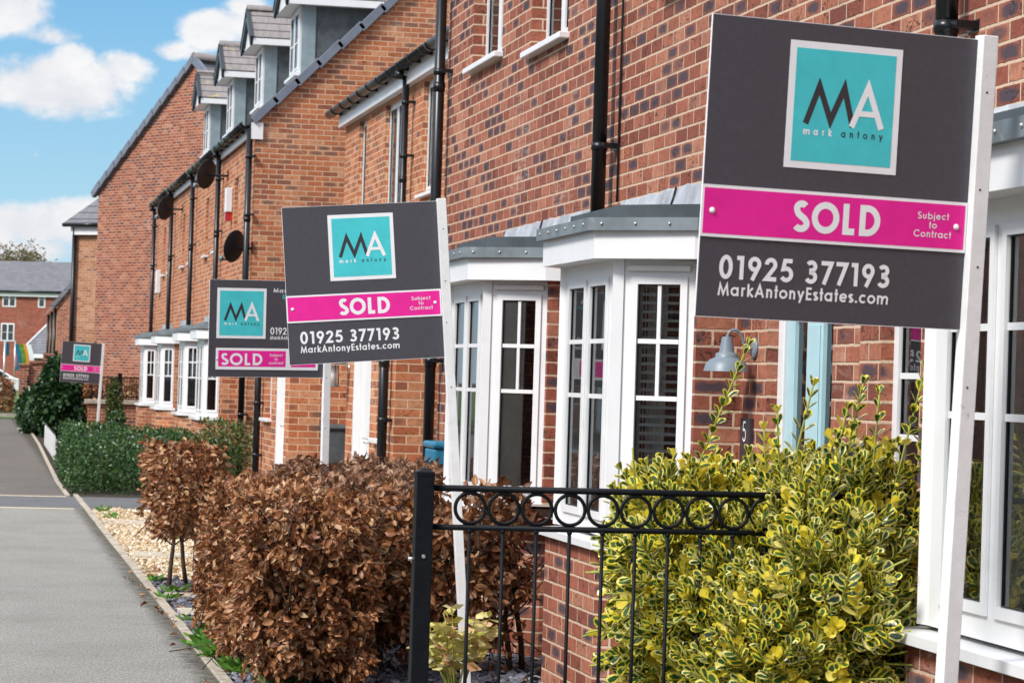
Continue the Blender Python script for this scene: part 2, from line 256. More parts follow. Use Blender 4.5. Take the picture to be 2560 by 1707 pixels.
# ------------------------------------------------------------ mesh builder
class MB:
    def __init__(s): s.v=[]; s.f=[]; s.mi=[]; s.sm=[]
    def face(s,pts,mi=0,sm=False):
        k=len(s.v); s.v+= [tuple(p) for p in pts]; s.f.append(tuple(range(k,k+len(pts)))); s.mi.append(mi); s.sm.append(sm)
    def obox(s,c,u,v,w,mi=0):          # centre, three half-axis vectors (right-handed)
        c,u,v,w=(Vector(q) for q in (c,u,v,w))
        k=len(s.v)
        for a in (-1,1):
            for b in (-1,1):
                for d in (-1,1): s.v.append(tuple(c+u*a+v*b+w*d))
        for q in ((0,1,3,2),(4,6,7,5),(0,4,5,1),(2,3,7,6),(0,2,6,4),(1,5,7,3)):
            s.f.append(tuple(k+i for i in q)); s.mi.append(mi); s.sm.append(False)
        return s
    def box(s,x0,x1,y0,y1,z0,z1,mi=0): return s.obox(((x0+x1)/2,(y0+y1)/2,(z0+z1)/2),((x1-x0)/2,0,0),(0,(y1-y0)/2,0),(0,0,(z1-z0)/2),mi)
    def prism(s,poly,z0,z1,mi=0,caps=True):   # poly counter-clockwise from above
        n=len(poly)
        zf=lambda z,i:z[i] if isinstance(z,(list,tuple)) else z
        for i in range(n):
            a,b=poly[i],poly[(i+1)%n]; j=(i+1)%n
            s.face([(a[0],a[1],zf(z0,i)),(b[0],b[1],zf(z0,j)),(b[0],b[1],zf(z1,j)),(a[0],a[1],zf(z1,i))],mi)
        if caps:
            s.face([(p[0],p[1],zf(z1,i)) for i,p in enumerate(poly)],mi); s.face([(p[0],p[1],zf(z0,i)) for i,p in reversed(list(enumerate(poly)))],mi)
        return s
    def ring_strip(s,rings,closed=True,mi=0,sm=True,cap=True):
        k=len(s.v); n=len(rings[0])
        for r in rings: s.v+=[tuple(p) for p in r]
        for i in range(len(rings)-1):
            for j in range(n if closed else n-1):
                j2=(j+1)%n
                s.f.append((k+i*n+j,k+i*n+j2,k+(i+1)*n+j2,k+(i+1)*n+j)); s.mi.append(mi); s.sm.append(sm)
        if cap and closed:
            s.f.append(tuple(k+j for j in reversed(range(n)))); s.f.append(tuple(k+(len(rings)-1)*n+j for j in range(n))); s.mi+=[mi,mi]; s.sm+=[False,False]
        return s
    def tube(s,pts,r,n=8,mi=0,cap=True,closed=False):
        pts=[Vector(p) for p in pts]; rings=[]; N=len(pts); ref=None
        for i,p in enumerate(pts):
            if closed: d=pts[(i+1)%N]-pts[i-1]
            else: d=pts[min(i+1,N-1)]-pts[max(i-1,0)]
            d.normalize()
            if ref is None: ref=Vector((0,0,1)) if abs(d.z)<.9 else Vector((1,0,0))
            a=ref-d*ref.dot(d); a.normalize(); ref=a; b=d.cross(a)
            rr=r[i] if isinstance(r,(list,tuple)) else r
            rings.append([p+a*math.cos(2*PI*j/n)*rr+b*math.sin(2*PI*j/n)*rr for j in range(n)])
        if closed: rings.append(rings[0]); cap=False
        return s.ring_strip(rings,True,mi,True,cap)
    def lathe(s,c,prof,n=24,mi=0,axis=(0,0,1)):
        c=Vector(c); ax=Vector(axis).normalized(); a=Vector((1,0,0)) if abs(ax.x)<.9 else Vector((0,1,0)); a=(a-ax*a.dot(ax)).normalized(); b=ax.cross(a)
        return s.ring_strip([[c+ax*z+a*math.cos(2*PI*j/n)*r+b*math.sin(2*PI*j/n)*r for j in range(n)] for r,z in prof],True,mi,True,True)
    def panel(s,P0,u,L,z0,z1,holes=(),depth=.1,mi=0,rmi=None,topz=None):   # wall face from P0 along u; outward normal = u x up
        P0=Vector((P0[0],P0[1],0)); u=Vector((u[0],u[1],0)).normalized(); n=u.cross(Vector((0,0,1)))
        us=sorted({0,L}|{h[0] for h in holes}|{h[1] for h in holes}); zs=sorted({z0,z1}|{h[2] for h in holes}|{h[3] for h in holes})
        us=[q for q in us if 0<=q<=L]; zs=[q for q in zs if z0<=q<=z1]
        at=lambda a,z,d=0: P0+u*a+Vector((0,0,z))-n*d
        for i in range(len(us)-1):
            for j in range(len(zs)-1):
                ca=(us[i]+us[i+1])/2; cz=(zs[j]+zs[j+1])/2
                if any(h[0]<ca<h[1] and h[2]<cz<h[3] for h in holes): continue
                s.face([at(us[i],zs[j]),at(us[i+1],zs[j]),at(us[i+1],zs[j+1]),at(us[i],zs[j+1])],mi)
        for a,b,c,d in holes:
            r=mi if rmi is None else rmi
            s.face([at(a,c),at(a,d),at(a,d,depth),at(a,c,depth)],r); s.face([at(b,d),at(b,c),at(b,c,depth),at(b,d,depth)],r)
            s.face([at(b,c),at(a,c),at(a,c,depth),at(b,c,depth)],r); s.face([at(a,d),at(b,d),at(b,d,depth),at(a,d,depth)],r)
        return s
    def build(s,name,mat,parent=None,org=(0,0,0),bevel=0,smooth_uv=True):
        me=bpy.data.meshes.new(name); V=np.array(s.v,dtype=float)
        me.from_pydata((V-np.array(org)).tolist(),[],s.f)
        for mm in (mat if isinstance(mat,(list,tuple)) else [mat]): me.materials.append(MT[mm] if isinstance(mm,str) else mm)
        me.polygons.foreach_set('material_index',s.mi); me.polygons.foreach_set('use_smooth',s.sm)
        uvl=me.uv_layers.new(name='UVMap'); uv=np.zeros((len(me.loops),2)); k=0
        for f in s.f:
            P=V[list(f)]; nn=np.zeros(3)
            for i in range(1,len(f)-1): nn+=np.cross(P[i]-P[0],P[i+1]-P[0])
            L=np.linalg.norm(nn); nn=nn/L if L>1e-12 else np.array([0,0,1.])
            tt=np.array([-nn[1],nn[0],0.]); q=np.linalg.norm(tt); tt=tt/q if q>1e-3 else np.array([1.,0,0]); bb=np.cross(nn,tt)
            uv[k:k+len(f),0]=P@tt; uv[k:k+len(f),1]=P@bb; k+=len(f)
        uvl.data.foreach_set('uv',uv.ravel()); me.update()
        o=bpy.data.objects.new(name,me); C.objects.link(o)
        if parent is not None: o.parent=parent
        else: o.location=org
        if bevel:
            b=o.modifiers.new('bevel','BEVEL'); b.width=bevel; b.segments=2; b.limit_method='ANGLE'; b.angle_limit=R(40)
        return o
def tag(o,label,cat,group=None,kind=None):
    if label: o['label']=label
    if cat: o['category']=cat
    if group: o['group']=group
    if kind: o['kind']=kind
    return o
def thing(name,label,cat,loc=(0,0,0),group=None):
    o=bpy.data.objects.new(name,None); C.objects.link(o); o.location=loc; o.empty_display_size=.2
    return tag(o,label,cat,group)
def struct(o): o['kind']='structure'; return o
def dup(root,loc,label=None):
    def cp(o,par):
        c=o.copy(); C.objects.link(c)
        if par is not None: c.parent=par
        for ch in o.children: cp(ch,c)
        return c
    r=cp(root,None); r.location=loc
    if label: r['label']=label
    return r
Z=Vector((0,0,1))
# ------------------------------------------------------------ glazed panels
def glazed(fr,panes,P0,P1,z0,z1,lights,g0,g1,bars=(),vbar=None,th=.07,mi=0,gmi=1):
    # white frame from plan point P0 to P1 (outward normal = dir x up), lights = glass spans along it
    P0=Vector((P0[0],P0[1],0)); P1=Vector((P1[0],P1[1],0)); L=(P1-P0).length; u=(P1-P0)/L; n=u.cross(Z)
    def bx(a,b,c,d,t0,t1,m_=mi):
        q=P0+u*(a+b)/2-n*(t0+t1)/2+Z*((c+d)/2); fr.obox(q,u*((b-a)/2),-n*((t1-t0)/2),Z*((d-c)/2),m_)
    ed=[0.]+[x for l in lights for x in l]+[L]
    for i in range(0,len(ed),2): bx(ed[i],ed[i+1],z0,z1,0,th)
    for a,b in lights:
        bx(a,b,z0,g0,0,th); bx(a,b,g1,z1,0,th)
        w=.035
        bx(a-w,a,g0-w,g1+w,-.012,-.001); bx(b,b+w,g0-w,g1+w,-.012,-.001); bx(a,b,g0-w,g0,-.012,-.001); bx(a,b,g1,g1+w,-.012,-.001)
        k=.005
        bx(a,a+k,g0,g1,.002,.012,gmi); bx(b-k,b,g0,g1,.002,.012,gmi); bx(a+k,b-k,g0,g0+k,.002,.012,gmi); bx(a+k,b-k,g1-k,g1,.002,.012,gmi)
        for h in bars: bx(a+k,b-k,h-.011,h+.011,-.004,.016)
        if vbar:
            cuts=[g1-k]+sorted([h for h in bars if h>=vbar-1e-6],reverse=True)
            for i in range(len(cuts)-1): bx((a+b)/2-.009,(a+b)/2+.009,cuts[i+1]+.011,cuts[i]-(.011 if i else 0),-.003,.015)
        q=MB(); x=.0075
        q.face([P0+u*a-n*x+Z*g0,P0+u*b-n*x+Z*g0,P0+u*b-n*x+Z*g1,P0+u*a-n*x+Z*g1]); panes.append(q)
def window(root,org,P0,u,w,z0,h,rec=.09,lights=2,bars=(),name='window',sill=True,curtain=None,label=None):
    # P0 = left bottom plan corner of the opening on the wall face, u along the wall with outward normal u x up
    u=Vector((u[0],u[1],0)).normalized(); n=u.cross(Z); A=Vector((P0[0],P0[1],0))-n*rec; B=A+u*w
    fr=MB(); panes=[]; e=.085; mid=.10
    if lights==1: ls=[(e,w-e)]
    else:
        gw=(w-2*e-mid*(lights-1))/lights; ls=[(e+i*(gw+mid),e+i*(gw+mid)+gw) for i in range(lights)]
    glazed(fr,panes,A,B,z0,z0+h,ls,z0+e,z0+h-e,[z0+e+(h-2*e)*b for b in bars])
    o=fr.build(name,['white','black'],root,org)
    if label: o['label']=label
    for q in panes: q.build('pane','glass',o,org)
    if sill:
        s=MB(); c=A+u*(w/2)+n*(rec/2+.02)+Z*(z0-.022); s.obox(c,u*(w/2+.04),n*-(rec/2+.045),Z*.02); s.build('sill','white',o,org,.006)
    if curtain:
        s=MB(); c0,c1,mt=curtain; c=A-n*.16
        N=18; a0,a1=w*c0,w*c1
        for i in range(N):
            x0=a0+(a1-a0)*i/N; x1=a0+(a1-a0)*(i+1)/N; d0=.015*math.sin(i*2.1); d1=.015*math.sin((i+1)*2.1)
            s.face([c+u*x0-n*d0+Z*z0,c+u*x1-n*d1+Z*z0,c+u*x1-n*d1+Z*(z0+h),c+u*x0-n*d0+Z*(z0+h)])
        s.build('curtain',mt,o,org)
    return o
def pipe(root,org,x,y,z0,z1,r=.034,br=(),name='drainpipe',wx=None,shoe=True):
    r*=1.16; q=MB(); q.tube([(x,y,z0),(x,y,z1)],r,14)
    br_=[]
    for z in br:
        q2=MB(); br_.append(q2)
        q2.tube([(x,y,z-.022),(x,y,z+.022)],r*1.14,14); q2.box(x,(wx or x+.09),y-r*1.05-.06,y-r*1.05,z-.014,z+.014)
        q2.box((wx or x+.09)-.012,(wx or x+.09)-.002,y-.11,y+.0,z-.02,z+.02)
    for z in np.arange(z0+1.7,z1-.4,2.1): q.tube([(x,y,z),(x,y,z+.07)],r*1.13,14)
    o=q.build(name,'black',root,org); 
    for q2 in br_: q2.build('pipe_bracket','black',o,org)
    return o
def gutter(root,org,x,y0,y1,z,r=.058,step=.9,off=.3,side=-1,end0=True,drop=()):
    n=10; rings=[]
    prof=[(math.cos(PI+PI*j/n)*r,math.sin(PI+PI*j/n)*r) for j in range(n+1)]; prof+=[(a*.93,b*.93) for a,b in reversed(prof)]
    q=MB(); q.ring_strip([[(x+a,y,z+b) for a,b in prof] for y in (y0,y1)],True,0,True,True)
    o=q.build('gutter','black',root,org)
    for y in np.arange(y0+off,y1-.05,step):
        b=MB()
        pr=[(math.cos(PI+PI*j/n)*(r+.009),math.sin(PI+PI*j/n)*(r+.009)) for j in range(n+1)]; pr+=[(a*.86,c*.86) for a,c in reversed(pr)]
        b.ring_strip([[(x+a,yy,z+c) for a,c in pr] for yy in (y-.022,y+.022)],True,0,True,True)
        b.box(x+r*.2,x+r+.035,y-.021,y+.021,z-r-.008,z-r*.35); b.build('gutter_bracket','black',o,org)
    for y in drop: b=MB(); b.tube([(x,y,z-r-.09),(x,y,z-r+.012)],.05,12); b.build('gutter_outlet','black',o,org)
    return o
# ------------------------------------------------------------ the near row of brick houses
XF=3.52
def bay(root,org,c,sills=True,near_blind=True,inside='venetian'):
    # brick foot, white canted window, fascia, zinc roof, lead flashing
    H=.56; K=.82
    b=MB(); b.prism([(XF-.001,c+K+.02),(3.30,c+K+.02),(2.92,c+H),(2.92,c-H),(3.30,c-K-.02),(XF-.001,c-K-.02)],0,.83)
    for sgn in (-1,1):
        y0,y1=sorted((c+sgn*(K+.02),c+sgn*(K-.09))); b.box(3.302,XF-.001,y0,y1,.832,2.24)
    b.build('bay_base','red',root,org)
    fr=MB(); panes=[]; z0,z1,g0,g1=.89,2.22,1.0,2.09; bars=(1.555,1.822)
    pts=[(3.335,c+K),(2.98,c+H),(2.98,c-H),(3.335,c-K)]
    glazed(fr,panes,pts[0],pts[1],z0,z1,[(.115,.33)],g0,g1,bars,1.555)
    glazed(fr,panes,pts[1],pts[2],z0,z1,[(.165,.495),(.625,.955)],g0,g1,bars)
    glazed(fr,panes,pts[2],pts[3],z0,z1,[(.115,.33)],g0,g1,bars,1.555)
    for sg in (1,-1): fr.obox((2.996,c+sg*(H-.005),(z0+z1)/2),(.024,sg*.010,0) if sg>0 else (.024,-.010,0),(-sg*.012,.03,0) if sg>0 else (.012,.03,0),(0,0,(z1-z0)/2-.001))
    o=fr.build('bay_window',['white','black'],root,org)
    for q in panes: q.build('pane','glass',o,org)
    s=MB(); s.prism([(3.33,c+K+.06),(2.88,c+H+.06),(2.88,c-H-.06),(3.33,c-K-.06),(3.40,c-K-.02),(3.40,c+K+.02)][::1],.838,[.875,.872,.872,.875,.887,.887]); s.build('sill','white',o,org,.008)
    v=MB(); P=Vector((3.16,c-.69,0)); d=(Vector(pts[3]+(0,))-Vector(pts[2]+(0,))).normalized(); n=d.cross(Z); v.obox(P+n*.014+Z*2.165,d*.16,-n*.012,Z*.013); v.build('trickle_vent','white',o,org,.004)
    f=MB(); of=lambda e:[(3.42,c+K+.16+e),(3.26,c+K+.1+e),(2.86-e,c+H-.01+e*.5),(2.86-e,c-H-.03-e*.5),(3.26,c-K-.1-e),(3.42,c-K-.16-e)]
    f.prism([(XF-.002,c+K+.16)]+of(0)[1:-1]+[(XF-.002,c-K-.16)],2.205,2.355); f.build('fascia','white',o,org,.004)
    z=MB(); e=.035
    z.prism([(XF-.002,c+K+.2)]+of(e)[1:-1]+[(XF-.002,c-K-.2)],2.335,2.395)
    inn=[(XF-.004,c+K+.12),(3.30,c+K+.06),(2.99,c+H-.05),(2.99,c-H+.02),(3.30,c-K-.02),(XF-.004,c-K-.1)]
    z.prism(inn,2.396,2.465,2)
    for i in range(6):
        a=Vector(of(e)[2]+(0,)); b2=Vector(of(e)[3]+(0,)); p=a+(b2-a)*(i+.5)/6; z.lathe((p.x+.001,p.y,2.366),[(.009,0),(.007,.007),(.0,.009)],8,1,(-1,0,0))
    a=Vector(of(e)[3]+(0,)); b2=Vector(of(e)[4]+(0,)); dd=(b2-a).normalized(); nn=dd.cross(Z)
    for i in range(3):
        p=a+(b2-a)*(i+.4)/3.2; z.lathe((p.x,p.y,2.366),[(.009,0),(.007,.007),(.0,.009)],8,1,tuple(nn))
    z.build('bay_roof',['zinc','steel','zincdark'],o,org,.004)
    l=MB(); ya,yb=c-1.15,c+1.55; N=14
    for i in range(N):
        y0=yb+(ya-yb)*i/N; y1=yb+(ya-yb)*(i+1)/N; w0=.008*math.sin(i*1.7); w1=.008*math.sin((i+1)*1.7); t0=.008*math.sin(i*2.9); t1=.008*math.sin((i+1)*2.9)
        l.face([(XF-.06+w0,y0,2.462),(XF-.06+w1,y1,2.462),(XF-.012,y1,2.625+t1),(XF-.012,y0,2.625+t0)],0,True); l.face([(XF-.012,y0,2.625+t0),(XF-.012,y1,2.625+t1),(XF+.001,y1,2.632+t1),(XF+.001,y0,2.632+t0)],0,False)
    l.tube([(XF-.066,c+.35,2.46),(XF-.06,c+.36,2.51),(XF-.045,c+.34,2.54),(XF-.02,c+.345,2.63)],.006,6,1)
    l.build('lead_flashing',['lead','black'],o,org)
    # dim room and dressing behind the glass
    r=MB(); r.face([(3.9,c+1.3,.4),(3.9,c-1.3,.4),(3.9,c-1.3,2.3),(3.9,c+1.3,2.3)]); r.face([(3.9,c-1.3,.9),(3.9,c+1.3,.9),(3.0,c+1.0,.9),(3.0,c-1.0,.9)]); r.face([(3.9,c+1.3,2.2),(3.9,c-1.3,2.2),(3.0,c-.56,2.2),(3.0,c+.56,2.2)])
    r.build('room_lining','interior',o,org)
    d=(Vector(pts[3]+(0,))-Vector(pts[2]+(0,))).normalized(); n=d.cross(Z); base=Vector(pts[2]+(0,))
    bl=MB()
    if inside=='venetian':
        for zz in np.arange(1.02,2.09,.041):
            q=base+d*.225-n*.055+Z*zz; bl.obox(q,d*.13,(-n*.012+Z*.006),Z*.001+n*.0005)
        for k in (.14,.31): q=base+d*k-n*.04+Z*1.55; bl.obox(q,d*.001,-n*.001,Z*.54)
        bl.build('blind','blind',o,org)
        cu=MB()
        for i in range(10):
            x0=.10+.10*i/10; x1=.10+.10*(i+1)/10; cu.face([base+d*x0-n*(.17+.012*(i%2))+Z*.95,base+d*x1-n*(.17+.012*((i+1)%2))+Z*.95,base+d*x1-n*(.17+.012*((i+1)%2))+Z*2.15,base+d*x0-n*(.17+.012*(i%2))+Z*2.15])
        cu.build('curtain','vblind',o,org)
    else:
        cu=MB(); q=base+d*.175-n*.03+Z*1.52; cu.obox(q,d*.075,-n*.006,Z*.56); cu.build('curtain','curtain',o,org)
        tb=MB(); tb.obox(base+d*.24-n*.13+Z*1.07,d*.06,-n*.004,Z*.07+n*.015); tb.build('picture_frame','dark',o,org)
    vb=MB()
    for i in range(9):
        y=c+.48-i*.115; vb.obox((3.045,y,1.55),(.022,.036,0),(-.0006,.0004,0),(0,0,.56))
    vb.build('vertical_blind','vblind',o,org)
    return o
def near_house(name_label,y0,y1,org,holes,side_far=False,side_near=False):
    t_=thing('brick_house',name_label,'house',org,'red brick houses of the near row')
    w=MB(); L=y1-y0
    # front runs from far end to near end (outward normal -X)
    w.panel((XF,y1),(0,-1),L,0,5.5,[(y1-b,y1-a,c,d) for a,b,c,d in holes],.13)
    if side_far: w.panel((XF+8,y1),(-1,0),8,0,5.5)
    if side_near: w.panel((XF,y0),(1,0),8,0,5.5)
    w.panel((XF+8,y0),(0,1),L,0,5.5)
    w.build('wall','red',t_,org)
    r=MB(); r.face([(XF-.22,y1,5.46),(XF-.22,y0,5.46),(XF+4,y0,8.6),(XF+4,y1,8.6)]); r.face([(XF+8.2,y0,5.46),(XF+8.2,y1,5.46),(XF+4,y1,8.6),(XF+4,y0,8.6)])
    r.box(XF-.2,XF-.17,y0,y1,5.28,5.45,1); r.face([(XF-.17,y1,5.4),(XF-.17,y0,5.4),(XF,y0,5.4),(XF,y1,5.4)][::-1],1)
    if side_far: r.face([(XF+8,y1,5.5),(XF,y1,5.5),(XF+4,y1,8.55)],2)
    if side_near: r.face([(XF,y0,5.5),(XF+8,y0,5.5),(XF+4,y0,8.55)],2)
    r.build('roof',['tile','white','red'],t_,org)
    gutter(t_,org,XF-.27,y0+.01,y1-.01,5.42)
    i=MB(); i.face([(XF+.5,y1-.02,2.72),(XF+7.9,y1-.02,2.72),(XF+7.9,y0+.02,2.72),(XF+.5,y0+.02,2.72)]); i.face([(XF+3,y1-.02,0),(XF+3,y0+.02,0),(XF+3,y0+.02,5.4),(XF+3,y1-.02,5.4)]); i.build('inner_floor','interior',t_,org)
    return t_
CA,CB,CC=16.06,12.81,7.44
# house A, far end of the near row
oA=(XF,17.4,0)
hA=near_house('red brick house at the far end of the near row, two narrow upper windows',14.7,20.15,oA,[(18.0,19.12,3.88,5.1),(15.92,17.02,3.76,5.1),(CA-.72,CA+.72,.85,2.2),(19.0,19.6,1.06,2.0)],side_far=True)
window(hA,oA,(XF,19.12),(0,-1),1.12,3.88,1.22,.10,2,curtain=(.1,.45,'curtain'))
window(hA,oA,(XF,17.02),(0,-1),1.10,3.76,1.34,.10,2)
window(hA,oA,(XF,19.6),(0,-1),.6,1.06,.94,.10,1)
bay(hA,oA,CA,inside='curtain')
pipe(hA,oA,XF-.085,20.02,.0,5.34,.036,[.55,1.75,3.95,5.0])
# house B, number five
oB=(XF,12.0,0)
DR=(10.62,11.55)
hB=near_house('red brick house with pale blue door and white bay holding slatted blinds',9.25,14.7,oB,[(10.2,11.4,3.7,4.95),(12.3,13.5,3.7,4.95),(CB-.72,CB+.72,.85,2.2),(DR[0],DR[1],0,2.12)],side_near=True)
window(hB,oB,(XF,11.4),(0,-1),1.2,3.7,1.25,.10,2); window(hB,oB,(XF,13.5),(0,-1),1.2,3.7,1.25,.10,2)
bay(hB,oB,CB)
pipe(hB,oB,XF-.085,14.62,2.40,5.34,.036,[2.95,4.6])
cb=MB(); cb.tube([(XF-.012,14.46,2.63),(XF-.010,14.47,3.2),(XF-.014,14.45,3.7),(XF-.01,14.47,4.6),(XF-.012,14.46,5.3)],.007,6); cb.build('cable','black',hB,oB)
# door of number five
fr=MB(); y0,y1=DR; x=XF+.05
fr.box(x,x+.07,y1-.085,y1-.001,0,2.12); fr.box(x,x+.07,y0+.001,y0+.07,0,2.12); fr.box(x,x+.07,y0+.07,y1-.085,2.05,2.12)
do=fr.build('door','white',hB,oB,.004)
lf=MB(); a,b=y0+.075,y1-.095; xs=x+.012
def vb_(q,ya,yb,za,zb,t0=0,t1=.045): q.box(xs+t0,xs+t1,ya,yb,za,zb)
vb_(lf,b-.11,b,.02,2.045); vb_(lf,a,a+.11,.02,2.045); vb_(lf,a+.11,b-.11,.02,.95); vb_(lf,a+.11,b-.11,1.93,2.045); cy=(a+b)/2; vb_(lf,cy-.13,cy+.09,.95,1.93)
lf.box(xs-.006,xs-.001,cy-.10,cy+.06,.98,1.9)
lf.build('door_leaf','bluedoor',do,oB,.006)
for ya,yb in ((a+.11,cy-.13),(cy+.09,b-.11)):
    g=MB(); g.face([(xs+.02,yb,.95),(xs+.02,ya,.95),(xs+.02,ya,1.93),(xs+.02,yb,1.93)]); g.build('pane','glass',do,oB)
hd=MB(); hd.box(xs-.012,xs-.0065,cy-.05,cy-.01,1.15,1.33); hd.tube([(xs-.014,cy-.03,1.27),(xs-.045,cy-.03,1.27),(xs-.045,cy-.13,1.27)],.008,8); hd.build('handle','steel',do,oB)
# house C, nearest
oC=(XF,6.6,0)
hC=near_house('nearest red brick house whose white bay window runs out of the right edge',2.6,9.25,oC,[(5.0,6.2,3.7,4.95),(7.4,8.6,3.7,4.95),(CC-.72,CC+.72,.85,2.2)],side_near=True)
window(hC,oC,(XF,6.2),(0,-1),1.2,3.7,1.25,.10,2); window(hC,oC,(XF,8.6),(0,-1),1.2,3.7,1.25,.10,2)
bay(hC,oC,CC,inside='curtain')
# shallow brick projection with the narrow white side window between number five's door and bay C
PJ=(8.30,9.66)
w=MB(); w.panel((3.31,PJ[1]),(0,-1),PJ[1]-PJ[0],0,2.24,[(PJ[1]-9.42,PJ[1]-9.0,1.1,2.02)],.07); w.panel((XF-.001,PJ[1]),(-1,0),XF-.001-3.31,0,2.24); w.face([(3.31,PJ[1],2.24),(3.31,PJ[0],2.24),(XF,PJ[0],2.24),(XF,PJ[1],2.24)])
w.build('porch_wall','red',hC,oC)
pr=MB(); pr.box(3.2,XF-.002,PJ[0]+.1,PJ[1]+.12,2.245,2.36); pr.build('porch_fascia','white',hC,oC,.004)
window(hC,oC,(3.31,9.42),(0,-1),.42,1.1,.92,.05,1,(.36,.66),curtain=(.05,.95,'vblind'))
pipe(hC,oC,3.31-.06,8.66,.0,2.24,.036,[.6,1.7])
pipe(hC,oC,XF-.085,9.17,2.40,5.34,.036,[2.95,4.6])

# ------------------------------------------------------------ mid pair, set back, with porches
XM=4.8
def mid_house(label,y0,y1,wins,porch,doorw,swin,ppipe,gp,loc):
    org=(XM,(y0+y1)/2,0); t_=thing('brick_house',label,'house',org,'set back orange brick houses')
    w=MB(); w.panel((XM,y1),(0,-1),y1-y0,0,4.93,[(y1-b,y1-a,c,d) for a,b,c,d in wins],.16)
    w.panel((XM+7,y1),(-1,0),7,0,4.93); w.panel((XM,y0),(1,0),7,0,4.93); w.panel((XM+7,y0),(0,1),y1-y0,0,4.93)
    w.build('wall','orange',t_,org)
    for a,b,c,d in wins: window(t_,org,(XM,b),(0,-1),b-a,c,d-c,.06,2 if b-a>.8 else 1)
    r=MB(); r.face([(XM-.16,y1,5.13),(XM-.16,y0,5.13),(XM+3.5,y0,7.4),(XM+3.5,y1,7.4)]); r.face([(XM+7.2,y0,5.05),(XM+7.2,y1,5.05),(XM+3.5,y1,7.4),(XM+3.5,y0,7.4)])
    r.face([(XM,y1,4.93),(XM+3.5,y1,7.38),(XM+7,y1,4.93)],2); r.face([(XM,y0,4.93),(XM+7,y0,4.93),(XM+3.5,y0,7.38)],2)
    r.box(XM-.10,XM-.07,y0,y1,4.90,5.10,1); r.box(XM-.07,XM-.001,y0,y1,4.905,4.93,1)
    r.build('roof',['tile','white','orange'],t_,org)
    gutter(t_,org,XM-.175,y0+.02,y1+.35 if gp else y1,5.12,.074,.78,.25,drop=(loc,))
    pipe(t_,org,XM-.10,loc,0,5.0,.034,[1.2,2.6,4.1,4.7],wx=XM)
    p0,p1=porch; X=3.5
    p=MB(); p.panel((X,p1),(0,-1),p1-p0,0,2.42,[(p1-doorw[1],p1-doorw[0],0,2.06),(p1-swin[1],p1-swin[0],1.08,2.0)],.09)
    p.panel((XM,p1),(-1,0),XM-X,0,2.42); p.panel((X,p0),(1,0),XM-X,0,2.42); p.build('porch_wall','orange',t_,org)
    pr=MB(); pr.box(X-.1,XM-.001,p0-.1,p1+.1,2.425,2.55); pr.box(X-.12,XM-.002,p0-.12,p1+.12,2.552,2.58,1); pr.build('porch_roof',['white','zinc'],t_,org,.004)
    fr=MB(); a,b=doorw; x=X+.03
    fr.box(x-.05,x+.05,b-.09,b-.001,0,2.05); fr.box(x,x+.06,a+.001,a+.08,0,2.05); fr.box(x,x+.06,a+.08,b-.09,1.96,2.05); d_=fr.build('door','white',t_,org,.004)
    lf=MB(); lf.box(x+.015,x+.05,a+.085,b-.095,.02,1.955); lf.box(x+.006,x+.014,a+.2,b-.2,.25,.85); lf.box(x+.006,x+.014,a+.2,b-.2,1.05,1.8); lf.build('door_leaf','white',d_,org,.006)
    hd=MB(); hd.tube([(x+.005,a+.15,1.02),(x-.035,a+.15,1.02),(x-.035,a+.26,1.02)],.01,8); hd.build('handle','steel',d_,org)
    window(t_,org,(X,swin[1]),(0,-1),swin[1]-swin[0],1.08,.92,.07,1,(.5,))
    pipe(t_,org,X-.07,ppipe,0,2.42,.036,[.62,1.25,2.0])
    return t_
m1=mid_house('set back orange brick house next to the tall near row, under black gutter',20.2,27.6,[(25.2,26.2,3.62,4.88),(22.3,23.3,3.62,4.88)],(22.1,25.03),(23.5,24.45),(22.5,23.1),22.3,False,20.9)
m2=mid_house('set back orange brick house with white fascia beside the tall orange gable wall',27.6,35.2,[(33.28,33.9,3.62,4.88),(30.4,31.7,3.5,4.88),(27.9,28.95,3.62,4.88)],(29.6,33.0),(30.05,30.7),(31.4,32.1),32.3,True,29.6)

